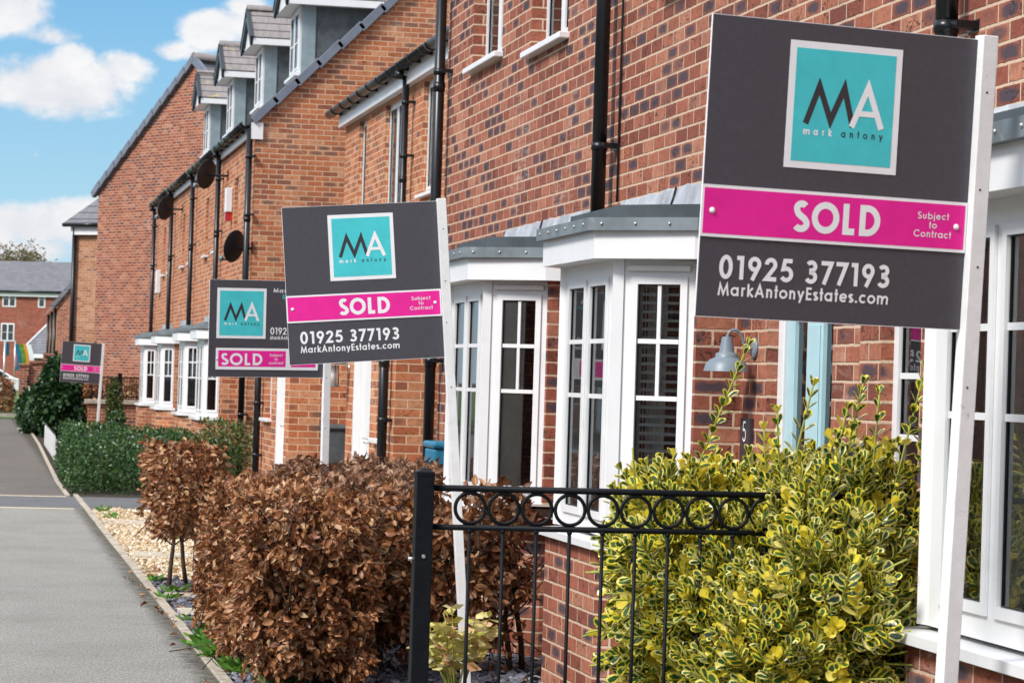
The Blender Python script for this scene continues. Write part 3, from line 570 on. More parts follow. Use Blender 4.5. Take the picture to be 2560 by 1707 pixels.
# ------------------------------------------------------------ the three-storey terrace with dormers
XT=3.96; TW=5.175; TY=38.7; TS=.93
def terrace(y0,label,first,bayc):
    org=(XT,y0,0); y1=y0+TW; t_=thing('terraced_house',label,'terraced house',org,'terraced houses with dormers')
    wins=[(y0+.5,y0+1.05,3.62,4.62),(y0+2.35,y0+2.9,3.62,4.62)]
    w=MB(); w.panel((XT,y1),(0,-1),TW,0,5.12,[(y1-b,y1-a,c,d) for a,b,c,d in wins]+([(y1-bayc-.7,y1-bayc+.7,.9,2.1)] if bayc else []),.11)
    w.panel((XT+9,y1),(-1,0),9,0,5.12); w.panel((XT+9,y0),(0,1),TW,0,5.12); w.panel((XT,y0),(1,0),9,0,5.12)
    for a,b,c,d in wins: w.box(XT-.004,XT+.02,(a+b)/2-.03,(a+b)/2+.03,d+.06,d+.42,1)
    if first: w.face([(XT,y0,5.12),(XT+9,y0,5.12),(XT+9,y0,5.3),(XT+4.5,y0,5.3+TS*4.5),(XT,y0,5.3)])
    w.build('wall',['orange','farred'],t_,org)
    for a,b,c,d in wins: window(t_,org,(XT,b),(0,-1),b-a,c,d-c,.09,1,(.5,))
    r=MB(); zr=5.3+TS*4.5
    r.face([(XT-.08,y1,5.28-.03),(XT-.08,y0+(.0),5.28-.03),(XT+4.5,y0,zr+.06),(XT+4.5,y1,zr+.06)]); r.face([(XT+9.1,y0,5.28),(XT+9.1,y1,5.28),(XT+4.5,y1,zr+.06),(XT+4.5,y0,zr+.06)])
    r.box(XT-.06,XT-.03,y0,y1,5.07,5.24,1)
    r.build('roof',['tileL','white'],t_,org)
    gutter(t_,org,XT-.14,y0+.0,y1,5.25,.072,.85,.3,drop=(y0+.02+.0,) if 0 else (y1-.25,))
    pipe(t_,org,XT-.085,y1-.25,0,5.15,.036,[1.0,2.4,3.9,4.75])
    if first:
        pipe(t_,org,XT-.085,y0+.02,0,5.15,.04,[1.0,2.4,3.9,4.75])
        vg=MB(); sl=Vector((1,0,TS)).normalized(); nn=Vector((-TS,0,1)).normalized(); L=.42
        for i in range(15):
            c=Vector((XT-.02,y0-.03,5.27))+sl*(L*(i+.5)); vg.obox(c+nn*(.03+.0),sl*(L/2+.03)+nn*.014,(0,.055,0),nn*.062)
        vg.build('verge','verge',t_,org,.006)
        fc=MB(); fc.box(XT-.07,XT+.10,y0-.05,y0-.004,5.0,5.24); fc.build('box_end','white',t_,org)
    # dormer
    xd=4.75; ya,yb=y0+1.1,y0+2.42; zb=5.3+TS*(xd-XT); zt=7.20; xe=XT+(zt-5.3)/TS
    d=MB()
    for yy,s in ((ya,1),(yb,-1)):
        P=[(xd,yy,zb-.05),(xe+.3,yy,zt),(xd,yy,zt)]
        d.face(P if s==-1 else P[::-1],0)
        d.box(xd-.035,xd+.17,yy-.022,yy+.022,zb+.02,zt,1)
    d.face([(xd,yb,zb),(xd,ya,zb),(xd,ya,zt),(xd,yb,zt)],1)
    dm=d.build('dormer',['greyclad','greypost'],t_,org)
    fr=MB(); pn=[]; glazed(fr,pn,(xd-.06,yb-.08),(xd-.06,ya+.08),zb+.1,zt-.06,[(.1,.53),(.63,1.06)],zb+.2,zt-.16,((zb+zt)/2,)); fr.box(xd-.13,xd-.0,ya-.0,yb,zb+.05,zb+.095)
    wo=fr.build('window',['white','black'],dm,org)
    for q in pn: q.build('pane','glass',wo,org) if 0 else q.build('pane','glass',dm,org)
    yc=(ya+yb)/2; ov=.2; zr2=zt+.62; xo=xd-.3; hw=(yb-ya)/2+ov; xr=XT+(zr2-5.3)/TS; xl=XT+(zt+.02-5.3)/TS
    rf=MB(); ze=zt+.05
    rf.face([(xo,yc-hw,ze),(xl+.1,yc-hw,ze),(xr+.1,yc,zr2),(xo,yc,zr2)]); rf.face([(xl+.1,yc+hw,ze),(xo,yc+hw,ze),(xo,yc,zr2),(xr+.1,yc,zr2)])
    rf.tube([(xo,yc,zr2+.01),(xr+.1,yc,zr2+.01)],.075,8)
    rf.build('dormer_roof','tileL',dm,org)
    bf=MB(); sy=Vector((0,hw,zr2-ze)).normalized()
    for s in (-1,1):
        bf.box(xo+.04,xl,yc+s*hw-(.012),yc+s*hw+.012,ze-.12,ze-.015)
        a=Vector((xo+.01,yc+s*(hw+.02),ze-.03)); b=Vector((xo+.01,yc,zr2-.02)); mid_=(a+b)/2; dr=(b-a)/2; up=Vector((0,-dr.z,dr.y)).normalized()*(1 if s<0 else -1)
        bf.obox(mid_-up*.055,(.02,0,0),dr,up*.075,1); bf.obox(mid_+up*.03,(.03,0,0),dr,up*.018,1)
    bf.face([(xo+.03,yc-hw,ze-.1),(xd,yc-hw,ze-.1),(xd,yc+hw,ze-.1),(xo+.03,yc+hw,ze-.1)],0); bf.face([(xd,yc-hw,ze-.11),(xl,yc-hw,ze-.11),(xl,yc+hw,ze-.11),(xd,yc+hw,ze-.11)],0)
    bf.face([(xo+.05,yc-hw,ze-.1),(xo+.05,yc+hw,ze-.1),(xo+.05,yc,zr2-.05)][::-1],0)
    bf.build('bargeboard',['white','black'],dm,org)
    if bayc: tbay(t_,org,bayc)
    return t_
def tbay(root,org,c):
    H=.58; K=.84; x0,x1,x2=XT-.50,XT-.24,XT
    b=MB(); b.prism([(x2-.001,c+K+.02),(x1-.04,c+K+.02),(x0-.06,c+H),(x0-.06,c-H),(x1-.04,c-K-.02),(x2-.001,c-K-.02)],0,.87)
    for s in (-1,1):
        y0,y1=sorted((c+s*(K+.02),c+s*(K-.09))); b.box(x1-.035,x2-.001,y0,y1,.872,2.12)
    b.build('bay_base','orange',root,org)
    fr=MB(); pn=[]; z0,z1,g0,g1=.92,2.1,1.03,1.98; bars=(1.5,1.75); pts=[(x1,c+K),(x0,c+H),(x0,c-H),(x1,c-K)]
    glazed(fr,pn,pts[0],pts[1],z0,z1,[(.10,.27)],g0,g1,bars,1.5); glazed(fr,pn,pts[1],pts[2],z0,z1,[(.14,.50),(.66,1.02)],g0,g1,bars,1.5); glazed(fr,pn,pts[2],pts[3],z0,z1,[(.10,.27)],g0,g1,bars,1.5)
    o=fr.build('bay_window',['white','black'],root,org)
    for q in pn: q.build('pane','glass',o,org)
    s=MB(); s.prism([(x1,c+K+.07),(x0-.10,c+H+.05),(x0-.10,c-H-.05),(x1,c-K-.07),(x1+.06,c-K),(x1+.06,c+K)],.872,.912); s.build('sill','white',o,org,.006)
    f=MB(); f.prism([(x2-.002,c+K+.16),(x1-.05,c+K+.12),(x0-.12,c+H+.02),(x0-.12,c-H-.02),(x1-.05,c-K-.12),(x2-.002,c-K-.16)],2.1,2.25); f.build('fascia','white',o,org,.004)
    z=MB(); z.prism([(x2-.003,c+K+.2),(x1-.07,c+K+.16),(x0-.15,c+H+.03),(x0-.15,c-H-.03),(x1-.07,c-K-.16),(x2-.003,c-K-.2)],2.252,2.31); z.prism([(x2-.004,c+K+.1),(x1,c+K+.05),(x0,c+H),(x0,c-H),(x1,c-K-.05),(x2-.004,c-K-.1)],2.312,2.36); z.build('bay_roof','zinc',o,org,.004)
    l=MB(); l.box(x2-.03,x2+.001,c-1.2,c+1.3,2.362,2.55); l.build('lead_flashing','lead',o,org)
    r=MB(); r.face([(x2+.3,c+1,.5),(x2+.3,c-1,.5),(x2+.3,c-1,2.2),(x2+.3,c+1,2.2)]); r.build('room_lining','dark',o,org)  # near-black sheet behind the glass, room shade put into its colour
terrace(TY,'orange brick terraced house with wide bare gable wall and nearest dormer',True,41.05)
terrace(TY+TW,'second terraced house from the gable wall, alarm box and bay at its near side',False,44.75)
terrace(TY+2*TW,'third terraced house from the gable wall, with opened upper windows',False,50.2)
terrace(TY+3*TW,'farthest house of the dormered terrace, lowest dish at its gutter end',False,55.1)

# ------------------------------------------------------------ buildings further down the street
def wallbuilding(name,label,cat,A,B,h,ridge,depth,wm,rm,gable=True,group=None):
    A=Vector((A[0],A[1],0)); B=Vector((B[0],B[1],0)); u=(B-A).normalized(); n=u.cross(Z); L=(B-A).length
    org=tuple(A); t_=thing(name,label,cat,org,group)
    w=MB(); p=[A,B,B-n*depth,A-n*depth]
    for i in range(4):
        q=p[i];q2=p[(i+1)%4]; w.panel(q,(q2-q),(q2-q).length,0,h)
    return t_,w,u,n,L,org,A
# big gable set at an angle
A=pix(247,480,71.5); B=pix(640,480,66.0)
t_,w,u,n,L,org,A=wallbuilding('gabled_house','tall red brick house set askew, its steep gable rising above the terrace end','house',A,B,6.3,9.3,9,'farred','slateroof')
Lr=pix(492,155,68.2)-A; Lr=Lr.dot(u); zr=9.45
w.face([A+Z*6.3,A+u*(2*Lr)+Z*6.3,A+u*Lr+Z*zr]); w.panel(A+u*L,u,2*Lr-L,0,6.3)
w.build('wall','farred',t_,org)
r=MB(); P=A-u*.12+n*.08
r.face([A-u*.14-n*9+Z*6.22,A-u*.14+n*.05+Z*6.22,A+u*Lr+n*.05+Z*(zr+.05),A+u*Lr-n*9+Z*(zr+.05)][::-1]); r.face([A+u*(2*Lr+.1)+n*.05+Z*6.25,A+u*(2*Lr+.1)-n*9+Z*6.25,A+u*Lr-n*9+Z*(zr+.05),A+u*Lr+n*.05+Z*(zr+.05)][::-1])
r.build('roof','slateroof',t_,org)
vg=MB(); e0=A-u*.16+n*.06+Z*6.25; e1=A+u*Lr+n*.06+Z*(zr+.1); sl=(e1-e0); N=13; nn=n.cross(sl).normalized(); nn=nn if nn.z>0 else -nn
for i in range(N):
    c=e0+sl*((i+.5)/N); vg.obox(c+nn*.015,sl*(.5/N+.004)+nn*.02,n*.06,nn*.085)
e2=A+u*2*Lr+n*.06+Z*6.3; s2=e2-e1; vg.obox((e1+e2)/2,s2/2,n*.06,Vector(n.cross(s2)).normalized()*.09)
vg.tube([e1+n*.03+Z*.06,e1-n*6+Z*.06],.13,8,1)
vg.build('verge',['verge','tileL'],t_,org)
# lower pale wing with hipped roof
A=pix(182,700,76.5); B=pix(262,700,76.0)
t2,w,u,n,L,org,A=wallbuilding('brick_house','pale orange brick wing with hipped grey roof and corner drainpipe','house',A,B,5.62,8,5,'pale','slateroof')
w.build('wall','pale',t2,org)
r=MB(); e=A-u*.22+n*.25+Z*5.72; k=u*(L+.3)
r.face([e,e+k,e+k-n*1.3+Z*1.2,e+u*.95-n*1.3+Z*1.2]); r.face([e-n*6,e,e+u*.95-n*1.3+Z*1.2,e+u*.95-n*5+Z*1.2])
r.obox(A+u*(L/2)+n*.13+Z*5.52,u*(L/2+.02),-n*.02,Z*.13,1); r.tube([e+Z*-.05,e+k+Z*-.05],.06,8,2)
r.build('roof',['slateroof','white','black'],t2,org)
q=MB(); p=A+u*.08+n*.1; q.tube([p,p+Z*5.6],.06,8); q.build('drainpipe','black',t2,org)
# small brick terrace end beyond
A=pix(145,760,96.2); B=pix(205,760,95.8)
t3,w,u,n,L,org,A=wallbuilding('brick_house','small red brick end house with dark sloping verge behind the pale wing','house',A,B,3.8,5,6,'farred','slateroof')
w.face([A+Z*3.8,A+u*4.6+Z*3.8,A+u*2.3+Z*6.2]); w.build('wall','farred',t3,org)
Q=pix(118,760,116); Q.z=0
w2=MB(); w2.panel(Q,(A-Q),(A-Q).length,0,3.75); w2.build('front_wall','pale',t3,org)
r=MB(); sl=(u*2.5+Z*2.62)
r.obox(A-u*.2+n*.06+Z*3.72+sl*.5,sl*.5,n*.07,(Z-u).normalized()*.08)
r.face([A-u*.25+Z*3.7,A+u*2.3+Z*6.3,Q+u*2.3+Z*6.3,Q-u*.25+Z*3.7])
r.build('roof','slateroof',t3,org)
for k in range(3):
    p=A+(Q-A)*(k*.3+.02)+Vector((-.08,0,0)); q=MB(); q.tube([p,p+Z*3.7],.05,8); q.build('drainpipe','black',t3,org)
# house across the end of the street
A=pix(-70,900,188); B=pix(192,900,186)
t4,w,u,n,L,org,A=wallbuilding('brick_house','distant red brick house with long grey roof closing the end of the street','house',A,B,6.75,9,8,'farred','slateroof')
w.build('wall','deepred',t4,org)
r=MB(); e=A-u*.2+n*.35+Z*6.75; k=u*(L+.4); r.face([e,e+k,e+k-n*4.3+Z*2.3,e-n*4.3+Z*2.3]); r.face([e+k-n*8.7,e-n*8.7,e-n*4.3+Z*2.3,e+k-n*4.3+Z*2.3]); r.obox(A+u*(L/2)+n*.2+Z*6.58,u*(L/2),-n*.03,Z*.16,1); r.tube([e,e+k],.09,6,2)
r.build('roof',['slateroof','white','black'],t4,org)
def fwin(u0,v0,u1,v1,nl):
    a=pix(u0,v1,187); b=pix(u1,v0,187); s0=(a-A).dot(u); s1=(b-A).dot(u)
    window(t4,org,A+u*s0,u,s1-s0,a.z,b.z-a.z,-.03,nl,(.5,),sill=False,curtain=(.0,.3,'curtain') if nl>1 else None)
    bk=MB(); bk.obox(A+u*((s0+s1)/2)-n*.0+Z*((a.z+b.z)/2),u*((s1-s0)/2-.02),-n*.012,Z*((b.z-a.z)/2-.02)); bk.build('dark_backing','dark',t4,org)  # flat dark sheet behind the glass, painted stand-in for the unlit room
fwin(-2,726,37,766,2); fwin(98,730,119,769,1); fwin(-6,808,33,852,2); fwin(-60,726,-30,766,2)
# small porch roof in front of it
A=pix(62,880,150); B=pix(128,880,149)
t5,w,u,n,L,org,A=wallbuilding('garage','low brick garage with small grey tiled roof before the distant house','garage',A,B,2.35,3.5,5,'pale','slateroof')
w.face([A+Z*2.35,A-n*5+Z*2.35,A-n*2.5+Z*4.0]); w.build('wall','pale',t5,org)
r=MB(); e=A-u*.25+n*.3+Z*2.2; k=u*(L+.5); r.face([e,e+k,e+k-n*2.8+Z*2.0,e-n*2.8+Z*2.0]); r.face([e+k-n*5.6,e-n*5.6,e-n*2.8+Z*2,e+k-n*2.8+Z*2]); r.tube([e-n*2.8+Z*2,e+k-n*2.8+Z*2],.12,6,2); r.obox(e+k*.5-Z*.06,k*.5,-n*.02,Z*.1,1); a=(-n*2.8+Z*2)*.5; r.obox(e+a-u*.02,u*.04,a,n.cross(a).normalized()*.0+Z*.07,1)
r.build('roof',['slateroof','white','line'],t5,org)
# houses on the opposite side of the street (seen mirrored in the bay windows)
def opposite(y0,label):
    org=(-14,y0,0); t_=thing('brick_house',label,'house',org,'houses on the opposite side of the street'); X=-14; L=11
    w=MB(); hs=[(1.2,2.6,.9,2.1),(6.6,8.2,.9,2.1),(1.2,2.6,3.4,4.6),(4.8,5.6,3.4,4.6),(7.6,9.0,3.4,4.6),(4.6,5.5,.0,2.05)]
    w.panel((X,y0),(0,1),L,0,5.1,hs); w.panel((X,y0+L),(-1,0),8,0,5.1); w.panel((X-8,y0),(1,0),8,0,5.1)
    w.face([(X,y0+L,5.1),(X-8,y0+L,5.1),(X-4,y0+L,8)]); w.face([(X-8,y0,5.1),(X,y0,5.1),(X-4,y0,8)]); w.build('wall','red',t_,org)
    for a,b,c,d in hs[:5]: window(t_,org,(X,y0+a),(0,1),b-a,c,d-c,.08,2 if b-a>1 else 1,(.5,))
    dd=MB(); dd.box(X-.09,X-.05,y0+4.6,y0+5.5,0,2.05); dd.build('door','bluedoor',t_,org)
    r=MB(); r.face([(X+.25,y0-.1,5.0),(X+.25,y0+L+.1,5.0),(X-4,y0+L+.1,8.1),(X-4,y0-.1,8.1)]); r.face([(X-8.25,y0+L+.1,5.0),(X-8.25,y0-.1,5.0),(X-4,y0-.1,8.1),(X-4,y0+L+.1,8.1)]); r.box(X+.2,X+.23,y0,y0+L,4.85,5.03,1); r.build('roof',['tile','white'],t_,org)
    return t_
h0=opposite(-8,'detached brick house facing the row from across the road')
for k in range(1,7): dup(h0,(-14,-8+14.5*k,0))
# ------------------------------------------------------------ lettering: geometric sans drawn with strokes
def arc(cx,cy,rx,ry,a0,a1,n=None):
    n=n or max(6,int(abs(a1-a0)/9)); return [(cx+rx*math.cos(R(a0+(a1-a0)*i/n)),cy+ry*math.sin(R(a0+(a1-a0)*i/n))) for i in range(n+1)]
def glyph(ch,w):
    h=w/2; x=.70; r=(x-w)/2; c=x/2; D=lambda *p:(list(p),False)
    G={
    'S':(.62,[D(*arc(.305,.745,.245-h*.55,.262-h,35,205,18),(.19,.575),(.30,.505),(.42,.435),*arc(.30,.268,.29-h*.6,.275-h,25,-150,18))]),
    'O':(1.06,[(arc(.53,.5,.53-h,.5+.01-h,0,360,40)[:-1],True)]),
    'L':(.56,[D((.06+h,1),(.06+h,h),(.52,h))]),
    'D':(.88,[([(.06+h,h),(.36,h)]+arc(.36,.5,.5-h,.5-h,-90,90,20)[1:-1]+[(.36,1-h),(.06+h,1-h)],True)]),
    'M':(1.06,[D((.04+h,0),(.24,.86),(.53,.12),(.82,.86),(1.02-h,0))]),
    'A':(.86,[D((.03+h*.8,0),(.43,1-h*.9),(.83-h*.8,0)),D((.20,.30),(.66,.30))]),
    'E':(.60,[D((.55,1-h),(.06+h,1-h),(.06+h,h),(.55,h)),D((.06+w,.5),(.52,.5))]),
    'C':(.94,[D(*arc(.52,.5,.5-h,.51-h,42,318,32))]),
    'a':(.78,[(arc(.36,c,r+.0,r,0,360,26)[:-1],True),D((.70-h,x),(.70-h,0))]),
    'b':(.78,[(arc(.42,c,r,r,0,360,26)[:-1],True),D((.07+h,1),(.07+h,0))]),
    'c':(.66,[D(*arc(.37,c,r,r,48,312,22))]),
    'e':(.74,[D((.08+h,c),(.66-h*.3,c)),D(*arc(.37,c,r,r,6,318,24))]),
    'j':(.28,[D((.14,x),(.14,-.18),(.02,-.2)),D((.14,.84),(.14,.98))]),
    'k':(.62,[D((.07+h,1),(.07+h,0)),D((.54,x),(.20,.36),(.58,0))]),
    'm':(1.08,[D((.07+h,x),(.07+h,0)),D((.07+h,.30),*arc(.31,x-.24,.24-h*.5,.24-h,180,0,10),(.55-h*.5,0)),D((.55-h*.5,.30),*arc(.78,x-.24,.23-h*.5,.24-h,180,0,10),(1.01-h*.5-.02,0))]),
    'n':(.66,[D((.07+h,x),(.07+h,0)),D((.07+h,.30),*arc(.33,x-.27,.26-h,.27-h,180,0,12),(.59-h,0))]),
    'o':(.74,[(arc(.37,c,r+.01,r,0,360,28)[:-1],True)]),
    'r':(.42,[D((.07+h,x),(.07+h,0)),D((.07+h,.32),*arc(.30,x-.22,.22-h*.8,.22-h,180,60,8))]),
    's':(.46,[D(*arc(.23,x-.19,.15,.19-h,30,270,14),*arc(.23,.19,.16,.19-h+.0,90,-150,14))]),
    't':(.36,[D((.18,1),(.18,0)),D((.02,x-h),(.34,x-h))]),
    'u':(.66,[D((.07+h,x),(.07+h,.27),*arc(.33,.27,.26-h,.27-h,180,360,12),(.59-h,x))]),
    'y':(.64,[D((.03+h*.7,x),(.33,.10)),D((.61-h*.7,x),(.22,-.24))]),
    '.':(.30,[D((.15-h*1.15,h*1.15),(.15+h*1.15,h*1.15))]),
    '0':(.70,[(arc(.35,.5,.32-h,.51-h,0,360,34)[:-1],True)]),
    '1':(.46,[D((.04,1-h),(.30-h,1-h),(.30-h,0)) if 0 else D((.06,1-h),(.32-h*.2,1-h),(.32-h*.2,0))]),
    '9':(.70,[(arc(.35,.68,.31-h,.32-h,0,360,28)[:-1],True),D((.63-h,.58),(.26,0))]),
    '2':(.68,[D(*arc(.33,.70,.30-h,.30-h,180,-38,16),(.12,h),(.62,h))]),
    '5':(.68,[D((.58,1-h),(.22,1-h),(.15,.55),*arc(.31,.335,.33-h,.335-h,112,-150,20))]),
    '3':(.66,[D(*arc(.31,.735,.25-h*.6,.265-h,150,-90,14),*arc(.31,.285,.31-h,.285-h,90,-155,18))]),
    '7':(.64,[D((.04,1-h),(.54,1-h),(.20,0))]),
    '&':(.74,[(arc(.36,.74,.18,.2,0,360,20)[:-1],True)]),
    ' ':(.34,[])}
    return G[ch]
def stroke(mb,pts,closed,w,fx,zoff,mi):
    P=[np.array(p,float) for p in pts]; Q=[P[0]]
    for p in P[1:]:
        if np.linalg.norm(p-Q[-1])>1e-5: Q.append(p)
    P=Q; n=len(P); Lp=[];Rp=[]
    for i in range(n):
        a=P[i-1] if (i>0 or closed) else None; b=P[(i+1)%n] if (i<n-1 or closed) else None
        d1=(P[i]-a)/np.linalg.norm(P[i]-a) if a is not None else None; d2=(b-P[i])/np.linalg.norm(b-P[i]) if b is not None else None
        if d1 is None: d1=d2
        if d2 is None: d2=d1
        n1=np.array([-d1[1],d1[0]]); n2=np.array([-d2[1],d2[0]]); mm=n1+n2; q=np.linalg.norm(mm)
        mm=mm/q if q>1e-6 else n1; k=min(1/max(mm@n1,.2),3.2)
        Lp.append(P[i]+mm*w/2*k); Rp.append(P[i]-mm*w/2*k)
    for i in range(n if closed else n-1):
        j=(i+1)%n; mb.face([fx(Rp[i],zoff),fx(Rp[j],zoff),fx(Lp[j],zoff),fx(Lp[i],zoff)],mi)
def textw(s,w,track): return sum(glyph(c,w)[0]+track for c in s)-track
def text(mb,s,x0,x1,base,cap,w,fx,mi=0,track=.06,z=.0):
    # baseline text squeezed to run from x0 to x1 (board metres)
    tw=textw(s,w,track); kx=(x1-x0)/tw; cx=0
    for ch in s:
        adv,strokes=glyph(ch,w)
        for si,(pts,cl) in enumerate(strokes):
            pw=[((cx+p[0])*kx/cap*1.0,p[1]) for p in pts]
            stroke(mb,pw,cl,w,lambda q,zz:fx(x0+q[0]*cap,base+q[1]*cap,zz),z+.00012*si,mi)
        cx+=adv+track
# ------------------------------------------------------------ estate agent signs
def sign(label,cen,yaw,tilt,lean,W_,H_,base_z,kind,small=False):
    up=Vector((0,0,1)); u0=Vector((math.cos(yaw),math.sin(yaw),0)); nn=u0.cross(up)
    U=u0*math.cos(tilt)-up*math.sin(tilt); V=u0*math.sin(tilt)+up*math.cos(tilt); V=(V*math.cos(lean)+nn*math.sin(lean)).normalized(); N=U.cross(V).normalized()
    cen=Vector(cen); pw=.0235
    top=cen+U*(W_/2+pw)+V*(H_/2+.012)-N*.006+N*.012; Lp=(top.z-base_z)/V.z
    org=tuple(top-V*Lp); t_=thing('estate_agent_sign',label,'for sale sign',org,'sold signs in the front gardens')
    p=MB(); p.obox(top-V*(Lp/2),U*pw,N*-pw if False else V*(Lp/2),N*pw); po=p.build('post','whitewood',t_,org,.0025)
    nl=MB()
    for a in (.17,.46,.69,1.05): nl=MB(); nl.lathe(top-V*a*.92+N*(pw-.0005)+U*rnd.uniform(-.008,.008),[(.0035,0),(.0035,.0012)],8,0,tuple(N)); nl.build('nail','rust',po,org)
    b=MB(); b.obox(cen-N*.003,U*(W_/2),V*(H_/2),N*.003); bo=b.build('board',['anthr'],t_,org,.0012)
    ed=MB(); 
    for s in (-1,1):
        ed.obox(cen-N*.003+U*s*(W_/2+.0008),U*.0007,V*(H_/2),N*.0031); ed.obox(cen-N*.003+V*s*(H_/2+.0008),U*(W_/2),V*.0007,N*.0031)
    ed.build('board_edge','print',bo,org)
    O=cen-U*W_/2+V*H_/2
    fx=lambda x,y,z: O+U*x-V*y+N*z          # board metres: x right, y down
    fy=lambda x,y,z: O+U*x+V*y+N*z
    def rect(mb,x0,x1,y0,y1,z0,z1,mi=0): c=O+U*((x0+x1)/2)-V*((y0+y1)/2)+N*((z0+z1)/2); mb.obox(c,U*((x1-x0)/2),V*((y1-y0)/2),N*((z1-z0)/2),mi)
    def logo(x0,y0,sz):
        m_=MB(); bw=.0235/.423*sz; rect(m_,x0,x0+sz,y0,y0+sz,.0004,.0016,0); rect(m_,x0+bw,x0+sz-bw,y0+bw,y0+sz-bw,.0017,.0021,1)
        lo=m_.build('logo_panel',['print','teal'],t_,org)
        i=sz-2*bw; xx=x0+bw; yy=y0+bw; q=MB(); z=.0025
        capH=.415*i; base=-(yy+.665*i)
        f2=lambda p,zz: O+U*p[0]+V*p[1]+N*zz
        M_=[(xx+i*a,base+capH*b) for a,b in ((.125,0),(.245,.82),(.37,.10),(.495,.82),(.595,0))]
        stroke(q,M_,False,.057*i,f2,z,0)
        A_=[(xx+i*a,base+capH*b) for a,b in ((.585,0),(.735,.88),(.885,0))]
        stroke(q,A_,False,.057*i,f2,z+.0002,1); stroke(q,[(xx+i*.635,base+capH*.30),(xx+i*.835,base+capH*.30)],False,.05*i,f2,z+.0004,1)
        yb=-(yy+.762*i); cp=.066*i
        text(q,'mark',xx+.105*i,xx+.395*i,yb,cp,.19,fy,1,.55,z); text(q,'antony',xx+.485*i,xx+.905*i,yb,cp,.16,fy,0,.62,z)
        q.build('logo_lettering',['char','print'],lo,org)
    w=W_;h=H_
    if kind=='square':
        logo(.289*w,.060*h,.423*w)
        s=MB(); rect(s,-.003,w-.002,.562*h,.735*h,.0008,.0035,0); rect(s,.0035,w-.0085,.562*h+.0085,.735*h-.0085,.0036,.0040,1); so_=s.build('sold_slip',['print','pink'],t_,org)
        q=MB(); text(q,'SOLD',.335*w,.664*w,-.700*h,.105*h,.215,fy,0,.10,.0045); q.build('sold_lettering','print',so_,org); q=MB()
        for tx,yy in (('Subject',.617),('to',.648),('Contract',.679)):
            hw=textw(tx,.16,.08)*.0135*h; text(q,tx,.866*w-hw/1.0,.866*w+hw/1.0,-(yy+.010)*h,.0235*h,.15,fy,0,.08,.0045)
        q.build('terms_lettering','print',so_,org)
        for xx in (.036,.957): sc=MB(); sc.lathe(fx(xx*w,.648*h,.0038),[(.0085,0),(.0085,.002),(.005,.0045),(0,.005)],14,0,tuple(N)); sc.build('screw','screw',so_,org)
        q=MB(); text(q,'01925',.073*w,.352*w,-.872*h,.079*h,.185,fy,0,.10,.0012); text(q,'377193',.392*w,.716*w,-.872*h,.079*h,.185,fy,0,.10,.0012)
        text(q,'MarkAntonyEstates.com',.073*w,.714*w,-.928*h,.043*h,.165,fy,0,.09,.0012); q.build('lettering','print',bo,org)
    else:
        logo(.064*w,.083*h,.425*w)
        s=MB(); rect(s,.004,w-.004,.688*h,.6925*h,.0004,.0014,1)
        for a,b in ((.063,.690),(.6915,.952)): rect(s,a*w,b*w,.702*h,.925*h,.0008,.0035,0); rect(s,a*w+.016,b*w-(.016 if b>.9 else .0165),.702*h+.016,.925*h-.020,.0036,.0040,2)
        so_=s.build('sold_slip',['print','anthr','pink'],t_,org)
        q=MB(); text(q,'SOLD',.108*w,.468*w,-.878*h,.122*h,.20,fy,0,.10,.0045); q.build('sold_lettering','print',so_,org); q=MB()
        for tx,yy in (('Subject',.775),('to',.815),('contract',.855)):
            hw=textw(tx,.16,.08)*.0165*h*.9; text(q,tx,.585*w-hw,.585*w+hw,-(yy+.010)*h,.028*h,.16,fy,0,.08,.0045)
        q.build('terms_lettering','print',so_,org)
        sc=MB(); sc.lathe(fx(.071*w,.815*h,.0038),[(.007,0),(.005,.0045),(0,.005)],12,0,tuple(N)); sc.build('screw','screw',so_,org)
        q=MB(); text(q,'Mark Antony',.545*w,.93*w,-.122*h,.044*h,.17,fy,0,.08,.0012); text(q,'Estates',.625*w,.85*w,-.186*h,.044*h,.17,fy,1,.08,.0012); q.build('heading_lettering',['print','teal'],bo,org); q=MB()
        text(q,'01925 377193',.528*w,.955*w,-.556*h,.072*h,.16,fy,0,.06,.0012); text(q,'MarkAntonyEstates.com',.528*w,.955*w,-.609*h,.040*h,.15,fy,0,.06,.0012); q.build('lettering',['print','teal'],bo,org)
    return t_
sign('largest sold sign, close on the right, on a worn white post before the nearest bay',(2.279,6.863,2.199),.167,.011,.048,.803,.797,0,'square')
sign('tilted sold sign in the middle, its leaning white post behind the railing',(1.951,13.466,2.092),-.05,-.084,.002,.792,.798,0,'square')
sign('wide landscape sold sign half hidden behind the tilted one, post in the brown hedge',(1.877,17.239,1.902),.13,-.02,.05,.764,.625,0,'wide')
sign('smallest, farthest sold sign standing by the dark green bush',(2.158,53.53,1.704),.134,.04,.003,.79,.80,0,'square')

# ------------------------------------------------------------ ground
g=MB(); g.face([(-400,-200,-.03),(600,-200,-.03),(600,900,-.03),(-400,900,-.03)]); struct(g.build('ground','soil'))
g=MB(); g.face([(-1.0,-4,0),(1.33,-4,0),(1.33,30.75,0),(-1.0,30.75,0)]); struct(g.build('path','path'))
g=MB(); g.face([(-1.0,30.75,-.001),(4.6,30.75,-.001),(4.6,33.7,-.001),(-1.0,33.7,-.001)]); struct(g.build('driveway','road'))
g=MB()
for y in (30.72,33.55): g.box(-1.0,1.22,y,y+.13,-.02,.004)
struct(g.build('driveway_line','line'))
g=MB(); pts=[(33.7,1.22),(37.4,1.22),(46,1.31),(55,1.41),(70,1.5),(82,1.55)]
for (ya,xa),(yb,xb) in zip(pts,pts[1:]): g.face([(-1.0,ya,0),(xa,ya,0),(xb,yb,0),(-1.0,yb,0)])
